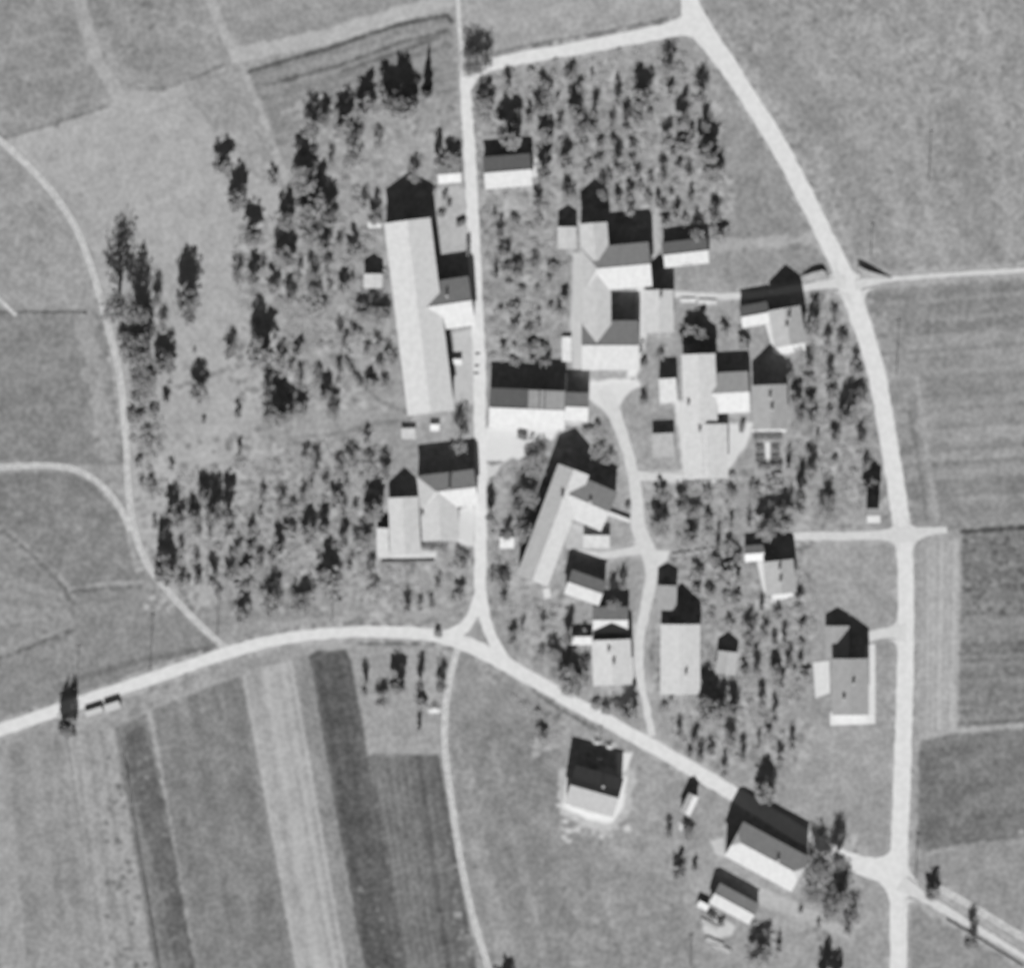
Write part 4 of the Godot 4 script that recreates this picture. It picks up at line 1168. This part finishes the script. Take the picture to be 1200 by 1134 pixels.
# blobs: x, top and bottom of the shade each tree throws to the north, its width, how thick its foliage is
var TREES := [
	["fruit", "in the orchard behind the spruces", "orchard behind the spruces", [
	457,74,108,20,2, 472,66,112,22,2, 483,85,116,18,2, 431,85,117,18,2, 405,103,136,18,2, 367,107,143,16,1.8, 381,111,134,12,2, 415,140,175,22,1.3, 444,145,164,10,1.2, 388.5,168,186,9,1.3, 358,159,198,26,2, 486,182,201,14,1.3, 514.5,150,180,9,2, 530,166,192,18,2, 428,212,235,8,1.2, 522,221,229,7,1.5, 527,231,238,6,1.5, 518,243,249,8,1.5, 508,216,222,6,1.3, 526,206,212,5,1.3, 441,222,255,13,1.6]],
	["fruit", "in the orchard west of the long barn", "orchard west of the long barn", [
	263.5,163,187,18,2, 279,193,226,20,2, 321,193,208,10,1.6, 337.5,222,252,17,2, 298,237,268,19,2, 336,262,294,22,2, 375,194,230,22,2, 363,215,243,20,2, 388,213,247,15,2, 364,252,272,18,1.6, 382,246,278,14,2, 415,264,287,14,1.6, 298,294,320,12,2, 280,294,318,12,1.2, 309,294,310,8,1.1, 322,308,330,14,1.6, 366,290,315,10,1.2, 371,303,320,8,1.2, 385,290,312,10,1.2, 352,298,318,7,1, 403,315,332,11,2, 398,268,282,9,1.2, 341,317,342,13,1.6, 370,320,338,14,1.6, 372,337,352,18,1.6, 387,325,335,8,1.2, 413,314,325,8,1.2, 308,356,400,28,2, 271,383,406,12,1.6, 350,392,408,11,1.6, 330,400,420,16,1.2, 342,416,428,8,1.2, 353,420,444,9,1.2, 374,420,440,10,1.2, 398,412,437,9,1.2, 314.7,425,455,10,1.6, 327,440,476,18,2, 336,450,477,18,2, 353,457,474,16,2, 316,460,482,14,1.6, 329,478,492,8,1.6, 382,434,456,12,2, 392,452,476,14,1.6, 425,343,362,16,1.8, 440,338,362,18,1.8, 453,344,362,12,1.8, 399,368,384,10,1.2, 405,384,400,8,1.2, 417,376,386,14,1, 443,385,400,10,1, 455,398,412,12,1, 447,412,424,10,1, 430,395,408,9,1, 462,410,420,9,1, 435,434,447,14,2, 452,436,446,10,1.4, 279.5,465,481,7,1.6, 281,509,527,6,1.6]],
	["fruit", "in the orchard beside the western meadow", "orchard beside the western meadow", [
	431,495,511,8,1.6, 359,515,530,9,1.2, 372,516,541,12,1.3, 398.5,525,545,12,1.3, 413,516,536,16,1, 433,527,543,14,1, 452,523,548,12,1.6, 366,550,566,6,1.2, 382,550,562,9,1.3, 396,566,582,17,1.6, 407,552,564,6,1, 356,560,580,10,1.3, 309,562,580,9,1.3, 330,566,588,12,1.3, 268.5,553,592,14,2, 438,560,590,20,2, 417,580,592,8,1.3, 343,583,596,12,1.3, 380,588,612,12,2, 404,578,597,7,1.2, 201,534,545,6,1.6, 203,564,592,13,2, 212,583,605,12,1.6, 227.5,578,599,13,2, 240,552,575,14,2, 254,551,590,14,2, 248,572,600,10,1.6, 194,601,640,12,2, 194,630,662,22,2, 213,624,647,8,1.3, 215,661,677,14,1.2, 233,603,620,8,1.3, 231,638,652,8,1, 233,659,675,10,1.6, 247,605,622,8,1.2, 251,642,672,12,1.6, 270,603,619,14,1.3, 271,642,666,13,1.6, 256,679,691,8,1.2, 279,624,642,12,1.3, 295,603,619,10,1.6, 294,626,640,12,1.6, 289,649,664,15,2, 305,635,656,10,1.3, 286,672,684,16,1.6, 286,684,712,16,1.6, 320,668,697,20,1.6, 322,693,710,10,1.6, 328,612,636,13,2, 342,603,618,16,1.6, 305,590,601,6,1.2, 319,637,652,10,1.2, 362,595,616,16,2, 361,620,632,9,1.6, 381,606,620,8,1.2, 404,600,628,12,1.6, 387,637,668,24,2, 398,667,680,6,1.3, 388,680,693,12,1.3, 356,672,700,20,1.8, 427,611,630,20,1.8, 436,643,668,9,1.2, 440,670,683,8,1, 411,646,662,8,1, 478,685,706,8,1.4, 493,692,708,6,1.3, 507,694,706,7,1.3, 514,669,683,8,1, 540,677,692,12,1.4, 532,692,700,6,1]],
	["fruit", "in the orchard below the upper road", "orchard below the upper road", [
	569,95,120,22,1.8, 596,76,94,10,1.4, 600,112,150,24,2, 621,117,135,8,1.8, 636,78,92,8,1.6, 643,86,108,14,1.3, 632,98,120,12,1.8, 639,112,124,12,1.8, 669,70,84,13,1.4, 675,98,124,16,2, 680,88,100,8,1.6, 654,106,114,5,1.2, 657,125,144,8,1.2, 640,132,152,16,2, 681,128,148,16,1.6, 696,128,146,10,1.6, 695,78,86,5,1.3, 699,98,125,9,1.6, 785,46,73,14,1.6, 755,79,107,22,2, 725,83,112,7,1.4, 823,72,104,13,1.8, 786,89,104,8,1.6, 801.5,102,134,16,1.5, 736,109,140,10,1.6, 718,123,142,8,1.3, 749,113,133,14,1.4, 761,120,130,8,1.4, 783,135,158,11,1.6, 828,115,140,10,1.6, 831,140,172,24,2, 811,141,152,9,1.6, 803,151,166,18,1.4, 790,167,177,8,1.6, 845,175,192,9,1.8, 836,172,195,20,1.8, 725,155,186,10,1.6, 719,153,164,8,1.6, 741,157,169,9,1.4, 742,173,184,8,1.6, 704,155,167,9,1.6, 664.6,158,183,15,1.8, 684,156,168,12,1, 703,174,185,10,1, 639,160,193,14,2, 597,168,180,14,1.2, 631,212,233,10,1.6, 665,203,222,10,1.6, 673,216,226,8,1.3, 632,247,256,9,1.3, 707,199,222,12,1.2, 748,190,201,9,1.5, 728,193,201,8,1.3, 778,174,201,10,1.2, 808,184,200,9,1.3, 797,180,192,8,1, 739,207,225,9,1.6, 725,216,231,10,1.6, 739,228,243,10,1.8, 751,210,219,8,1.2, 764,198,210,8,1.2, 772,217,235,6,1.6, 787,217,225,6,1.3, 778,231,240,8,1.4, 811,211,228,6,1.5, 794,231,247,10,1.4, 803,247,256,10,1.3, 818,245,270,14,1.8, 839,223,247,12,1.6, 844,255,271,16,1.8, 780,247,258,10,1.4, 760,222,232,9,1.2, 715,196,208,9,1.2, 690,186,198,10,1.2]],
	["garden", "in the garden between the street and the four sided farm", "garden west of the four sided farm", [
	580,240,250,7,1, 587,250,270,8,1.4, 603,246,255,8,1.4, 607,253,261,6,1.2, 588,275,292,8,1.4, 596,276,292,7,1.5, 607,296,313,14,1.8, 594,304,314,12,1.3, 582,297,318,6,1.3, 628,290,307,9,1.2, 649,304,312,12,1.8, 644,316,326,6,1.7, 662,332,345,8,1.9, 656,349,360,7,1.8, 645,350,358,6,1.2, 612,330,338,8,1.2, 597,325,330,8,1.3, 629,332,339,6,1.2, 602,353,360,14,1.4, 587,354,361,6,1.3, 607,364,376,6,1.4, 602,373,381,9,1.6, 632,371,380,7,1.2, 620,375,385,10,1, 631,359,363,6,1.3, 622,391,405,12,1.7, 636,395,405,11,1.6, 643,402,419,7,1.5, 624,410,419,8,1.4, 638,418,425,12,1.6, 603,417,423,10,1.5, 590,395,405,7,1.4, 603,399,404,5,1.2]],
	["garden", "in the garden round the slanted barn", "garden round the slanted barn", [
	629,511,539,22,1.3, 620,550,575,20,1.6, 615,585,615,20,1.6, 608,565,590,14,1.5, 576,565,596,9,1.9, 596,602,622,10,1.7, 689,497,503,10,1.7, 701,491,498,7,1.4, 736,585,592,6,1.4, 720,545,551,5,1.2, 705,512,522,10,1, 716,520,530,9,1, 698,522,531,9,1, 710,532,540,10,1.2, 590,660,677,14,1.4, 592,675,696,8,1.4, 577,661,675,6,1.2, 602,723,744,9,1.6, 613,719,733,6,1, 637,713,731,8,1.2, 668,708,738,10,1.9, 650,744,762,14,1.7, 667,756,782,20,1.9, 673,768,796,22,1.8, 687,760,786,10,1.3, 635,753,764,8,1, 684,730,741,10,1.6, 739.5,800,826,16,1.9, 711,816,828,10,1.6, 699,815,823,10,1.6, 725,815,826,14,1.5, 721,665,700,12,1.7, 731,660,680,8,1.4, 540,646,657,12,1.7, 541,464,508,16,1.2]],
	["garden", "in the gardens east of the back lane", "gardens east of the back lane", [
	775,560,575,13,1.7, 773,582,607,20,1.8, 800,562,586,14,1.7, 814,578,595,14,1.6, 811,598,622,14,1.9, 830,566,576,12,1.6, 858,564,575,10,1.4, 886,562,572,14,1.3, 831,594,606,11,1.6, 831,613,620,8,1.6, 843,606,635,5,1.6, 858,594,611,5,1.4, 879,588,609,6,1.2, 899,578,610,22,1.8, 920,567,602,20,1.6, 909,557,566,18,1.2, 856,626,637,12,1.8, 853,654,668,24,1.9, 818,652,667,12,1.7, 839,647,657,12,1.6, 865,638,651,10,1.7, 818,679,689,10,1.5, 833,678,690,10,1.5, 851,686,696,10,1.6, 863,690,700,12,1.5, 835,714,720,6,1.4, 856,716,726,10,1.2, 879,708,736,14,1.7, 897,722,738,9,1.6, 920,724,744,6,1.6, 908.5,733,748,6,1.6, 941,722,731,9,1.6, 940,746,753,7,1.5, 939,760,771,7,1.7, 925.5,753,772,9,1.8, 910,763,781,12,1.9, 888,748,776,8,1.7, 879,749,757,12,1.4, 873,767,782,7,1.6, 917,778,797,6,1.6, 945,778,788,10,1.7, 931,777,783,6,1.5, 893,794,803,6,1.5, 937,680,702,10,1.7, 912,706,718,10,1.5, 893,692,708,6,1.5, 830,784,820,22,1.9, 840,790,822,20,1.9, 860,796,823,14,1.9, 894,795,818,8,1.6, 909,808,834,7,1.7, 857,838,860,14,1.6, 872,856,880,7,1.6, 850,877,899,7,1.6, 797,833,853,6,1.6, 816,843,860,8,1.4, 822,864,882,8,1.6, 813,854,866,8,1.4, 834,860,876,8,1.4, 809,871,881,6,1.4, 901,844,855,7,1.6, 929,848,868,7,1.6, 915,866,884,8,1.4, 890,849,868,4,1.2, 897,892,920,22,1.9, 779,818,826,8,1.6, 787,812,818,6,1.6, 810,368,384,14,1.9, 822,360,384,16,1.9, 803,380,392,12,1.8, 820,388,402,16,1.8, 834,386,398,10,1.6, 850,372,384,10,1.4, 872,384,398,14,1.6, 755,415,424,8,1.4, 752,396,408,6,1.3, 775,404,414,10,1.3, 755,452,466,8,1.6]],
	["fruit", "in the orchard inside the bend of the main road", "orchard inside the main road bend", [
	955,343,374,14,1.8, 949,372,386,8,1.6, 978,352,371,9,1.3, 971,377,396,8,1.6, 988,381,394,11,1.7, 985,396,410,7,1.2, 949,402,422,9,1.7, 974,412,436,8,1.5, 1004,402,418,7,1.7, 1004,420,432,12,1.6, 935,442,462,12,1.9, 951,450,466,11,1.9, 939,466,484,12,1.8, 954,474,486,12,1.8, 976,450,460,13,1.8, 996,442,478,18,1.7, 1007,442,460,16,1.8, 988,458,480,10,1.5, 973,470,480,6,1.4, 925,421,438,10,1.6, 948,434,441,10,1.5, 980,489,508,10,1.5, 1010,489,510,10,1.6, 952,517,544,14,1.6, 940,538,571,11,1.9, 971,556,578,10,1.8, 970,574,592,18,1.6, 938,580,594,10,1.7, 1016,526,540,9,1.4, 1020,541,562,15,1.9, 925,525,542,6,1.4, 959,499,508,4,1.4, 978,530,538,8,1]],
	["garden", "in the southern garden plots", "southern garden plots", [
	429,766,799,8,1.6, 468,764,795,17,2, 494,762,793,8,2, 494,803,818,12,2, 449,791,815,12,1.6, 518,768,796,12,1.4, 492,830,848,5,1.6, 514,733,740,8,1.9, 636,843,858,12,1.5, 630,826,832,8,1.3, 797,994,1017,14,1.7, 815,1000,1013,6,1.4, 807,958,972,13,1.8, 785,952,971,7,1.6, 892,1080,1110,24,1.7, 914,1088,1106,6,1.6, 994,1062,1083,9,1.6, 970,1102,1136,16,2, 982,1110,1138,12,2, 835,1064,1072,8,1.6, 845,1072,1080,8,1.5, 960,1074,1082,5,1.4, 939,1060,1066,5,1.4, 592,1125,1160,20,2, 1095,1017,1039,14,1.9, 1142,1056,1092,10,1.6, 1134,1097,1106,7,1.4]],
	["tall", "in the grove beside the western track", "grove beside the western track", [
	144,240,352,31,1.3, 165,285,362,21,1.5, 185,316,350,12,1.6, 168,335,396,20,1.9, 165,352,412,27,1.8, 145,378,394,12,1.8, 194,390,424,20,2, 170,425,445,24,1.6, 192,354,380,10,1.2, 222,293,350,24,1.9]],
	["garden", "at the edge of the western grove", "edge of the western grove", [
	223,358,372,12,1.3, 195.5,450,464,7,1.9, 234,425,452,18,2, 239,484,492,4,1.6, 228,404,410,4,1.2, 167,444,460,18,1.2, 155,473,485,12,1.4, 165,475,486,10,1.6, 180,467,481,14,1.3, 172,497,511,12,1, 162,531,540,10,1, 145,397,410,10,1, 166,556,564,8,1.2, 178,554,570,10,1, 182,600,613,6,1, 176,508,520,8,1, 160,455,466,10,1.2]],
	["tall", "beside the half hipped farmhouse", "trees beside the half hipped farmhouse", [
	962,966,1016,24,1.4, 984,948,1002,15,1.6, 956,1004,1044,22,1.2, 986,1008,1050,22,1.4, 974,1034,1066,18,1.2, 1000,1040,1070,14,1.2]],
	["tall", "at the edge of the village road near the trailers", "roadside trees near the trailers", [
	76,808,848,12,1.9, 84,796,850,15,1.9]],
	["tall", "at the corner of the upper road and the street", "corner of the upper road", [
	551,30,78,15,1.2, 561,26,76,17,1.2, 572,33,70,13,1.2]],
]
var SPRUCES := [[500.5, 52, 108, 17], [476, 64, 116, 12]]

func near_road(p: Vector2) -> bool:
	for r in ROADS:
		var l: Array = r[4]
		for i in l.size() - 1:
			var q := Geometry2D.get_closest_point_to_segment(p, Vector2(l[i][0], l[i][1]), Vector2(l[i + 1][0], l[i + 1][1]))
			if q.distance_to(p) < float(r[3][i]) * 0.5 + 4.0: return true
	for y in YARDS:
		var pv := PackedVector2Array()
		for q in y[3]: pv.append(Vector2(q[0], q[1]))
		if Geometry2D.is_point_in_polygon(p, pv): return true
	return false

func undergrowth():
	# tall grass, nettles and suckers under the orchard trees: nobody could count them
	var st := new_st()
	for i in 46:
		var a := rng.randf() * TAU
		var r := sqrt(rng.randf())
		leaf(st, Vector3(cos(a) * r, rng.randf() * (1.0 - 0.5 * r), sin(a) * r), rng.randf_range(0.12, 0.24), 0.9, 0.245 * rng.randf_range(0.8, 1.2))
	var mesh := st.commit()
	var patch := FastNoiseLite.new()
	patch.seed = 5
	patch.frequency = 0.03
	for z in [["orchard below the upper road", [[560, 78], [790, 46], [850, 130], [850, 275], [700, 205], [562, 185]], 1500], ["garden west of the four sided farm", [[567, 228], [645, 228], [668, 300], [655, 424], [570, 430]], 620], ["orchard west of the long barn", [[270, 280], [400, 190], [448, 270], [468, 430], [330, 490], [290, 430]], 1300], ["orchard beside the western meadow", [[165, 560], [270, 545], [440, 500], [452, 580], [440, 660], [540, 665], [530, 705], [300, 712], [200, 660]], 1700], ["garden round the slanted barn", [[570, 560], [625, 525], [640, 545], [600, 670], [690, 720], [690, 790], [640, 780], [580, 720]], 900], ["gardens east of the back lane", [[768, 572], [935, 556], [935, 640], [960, 700], [950, 800], [900, 895], [800, 880], [770, 830], [830, 740], [800, 680]], 1900], ["orchard inside the main road bend", [[930, 350], [990, 350], [1030, 470], [1010, 600], [930, 600], [928, 440]], 800], ["grove beside the western track", [[140, 360], [200, 350], [205, 420], [190, 520], [170, 560], [155, 520]], 420], ["yard edge below the half hipped farmhouse", [[950, 1020], [1000, 1010], [1005, 1090], [940, 1060]], 180], ["garden corner by the back lane", [[690, 500], [712, 492], [730, 545], [700, 545]], 160], ["rough ground beside the lone house", [[600, 815], [655, 850], [650, 900], [625, 880]], 120]]:
		var pv := PackedVector2Array()
		var lo := Vector2(1e9, 1e9)
		var hi := -lo
		for q in z[1]:
			var v := Vector2(q[0], q[1])
			pv.append(v)
			lo = lo.min(v)
			hi = hi.max(v)
		var at: Array[Transform3D] = []
		for i in int(z[2] * 0.95):
			var p := Vector2(rng.randf_range(lo.x, hi.x), rng.randf_range(lo.y, hi.y))
			if patch.get_noise_2d(p.x, p.y) < rng.randf_range(-0.35, 0.3): continue
			if not Geometry2D.is_point_in_polygon(p, pv) or near_road(p) or in_building(P(p.x, p.y), 0.3): continue
			var r := rng.randf_range(0.4, 1.25)
			var tall := rng.randf_range(0.1, 0.42)
			if rng.randf() < 0.1:
				r = rng.randf_range(0.8, 1.7)
				tall = rng.randf_range(0.5, 1.2)
			at.append(Transform3D(Basis(Vector3.UP, rng.randf() * TAU).scaled(Vector3(r, tall, r)), P(p.x, p.y)))
		var mm := MultiMesh.new()
		mm.transform_format = MultiMesh.TRANSFORM_3D
		mm.mesh = mesh
		mm.instance_count = at.size()
		for i in at.size(): mm.set_instance_transform(i, at[i])
		var o := MultiMeshInstance3D.new()
		o.name = called("undergrowth")
		o.multimesh = mm
		o.material_override = M.leaf
		add_child(o)
		tag(o, "tussocky grass and weeds, %s" % z[0], "undergrowth", "", "stuff")

func make_plants():
	for d in [["dense", 3400, 15], ["medium", 1500, 14], ["thin", 800, 12]]:
		for k in 4:
			crowns[d[0] + str(k)] = crown_mesh(d[1], d[2], 0.05, 0.215)
			crowns["tall" + d[0] + str(k)] = crown_mesh(int(d[1] * 1.5), d[2] + 8, 0.043, 0.19)
			crowns["small" + d[0] + str(k)] = crown_mesh(int(d[1] * 0.35), 8, 0.085, 0.22)
	crowns.spruce = spruce_mesh()
	for k in 3: trunks.append(trunk_mesh(7, 0.3))

func in_building(p: Vector3, r: float) -> bool:
	for f in foot:
		var q: Vector3 = (p - f[0]).rotated(Vector3.UP, -f[1])
		if abs(q.x) < f[2] + r and abs(q.z) < f[3] + r: return true
	return false

func trees():
	make_plants()
	var i := 0
	for g in TREES:
		var a: Array = g[3]
		for k in range(0, a.size(), 5):
			i += 1
			var x: float = a[k]
			var top: float = a[k + 1]
			var bot: float = a[k + 2]
			var w: float = a[k + 3]
			var d: float = a[k + 4]
			var base := top + (bot - top) / (0.92 if g[0] == "tall" else 0.76)
			var r := w * S * 0.5
			var tries := 0
			while in_building(P(x - 1.5, base), min(r * 0.5, 1.2)) and tries < 60:
				base -= 1.0
				tries += 1
			var h: float = clamp((base - top) / SHADOW, 1.2, 24.0)
			var dens := "dense" if d >= 1.85 else ("medium" if d >= 1.35 else "thin")
			var small: bool = h < 3.6 or w < 7
			var kind := "fruit_tree"
			var word := "fruit tree"
			if g[0] == "tall":
				kind = "broadleaf_tree"
				word = "broadleaf tree"
			elif small and h < 2.6:
				kind = "shrub"
				word = "shrub"
			elif small:
				kind = "young_tree"
				word = "young tree"
			elif g[0] == "garden":
				kind = "garden_tree"
				word = "garden tree"
			var size := ""
			if kind != "shrub": size = "low " if h < 3.6 else ("" if h < 5.2 else ("medium-high " if h < 6.8 else ("high " if h < 9.5 else "very high ")))
			size += "slender " if w * S / h < 0.4 else ("spreading " if w * S / h > 0.68 else "")
			var dl: String = {"dense": "leafy", "medium": "half-leafed", "thin": "nearly bare"}[dens]
			var o := thing(kind, "%s%s %s %s" % [size, dl, word, g[1]], "shrub" if kind == "shrub" else "tree", P(x - 0.04 * (base - top), base), rng.randf() * TAU, "%ss, %s" % [word, g[2]])
			var tr := part(o, "trunk", trunks[i % 3], M.bark)
			tr.scale = Vector3(h * 0.9, h * 0.86, h * 0.9)
			var key := dens + str(i % 4)
			var low := 0.2
			if g[0] == "tall":
				key = "tall" + key
				low = 0.2
			elif small:
				key = "small" + key
				low = 0.1
			var cr := part(o, "crown", crowns[key], M.leaf, Vector3(0, h * low, 0))
			var lop := rng.randf_range(0.9, 1.12)
			cr.scale = Vector3(r * 1.46 * lop, h * (1.0 - low), r * 1.46 / lop)
	for s in SPRUCES:
		var h: float = (s[2] - s[1]) / SHADOW
		var o := thing("spruce_tree", "slender pointed spruce at the top of the orchard", "tree", P(s[0], s[2]), rng.randf() * TAU, "spruces above the orchard")
		var tr := part(o, "trunk", trunks[0], M.bark)
		tr.scale = Vector3(h * 0.5, h * 0.9, h * 0.5)
		var cr := part(o, "crown", crowns.spruce, M.needle, Vector3(0, h * 0.06, 0))
		cr.scale = Vector3(s[3] * S * 0.5, h * 0.94, s[3] * S * 0.5)
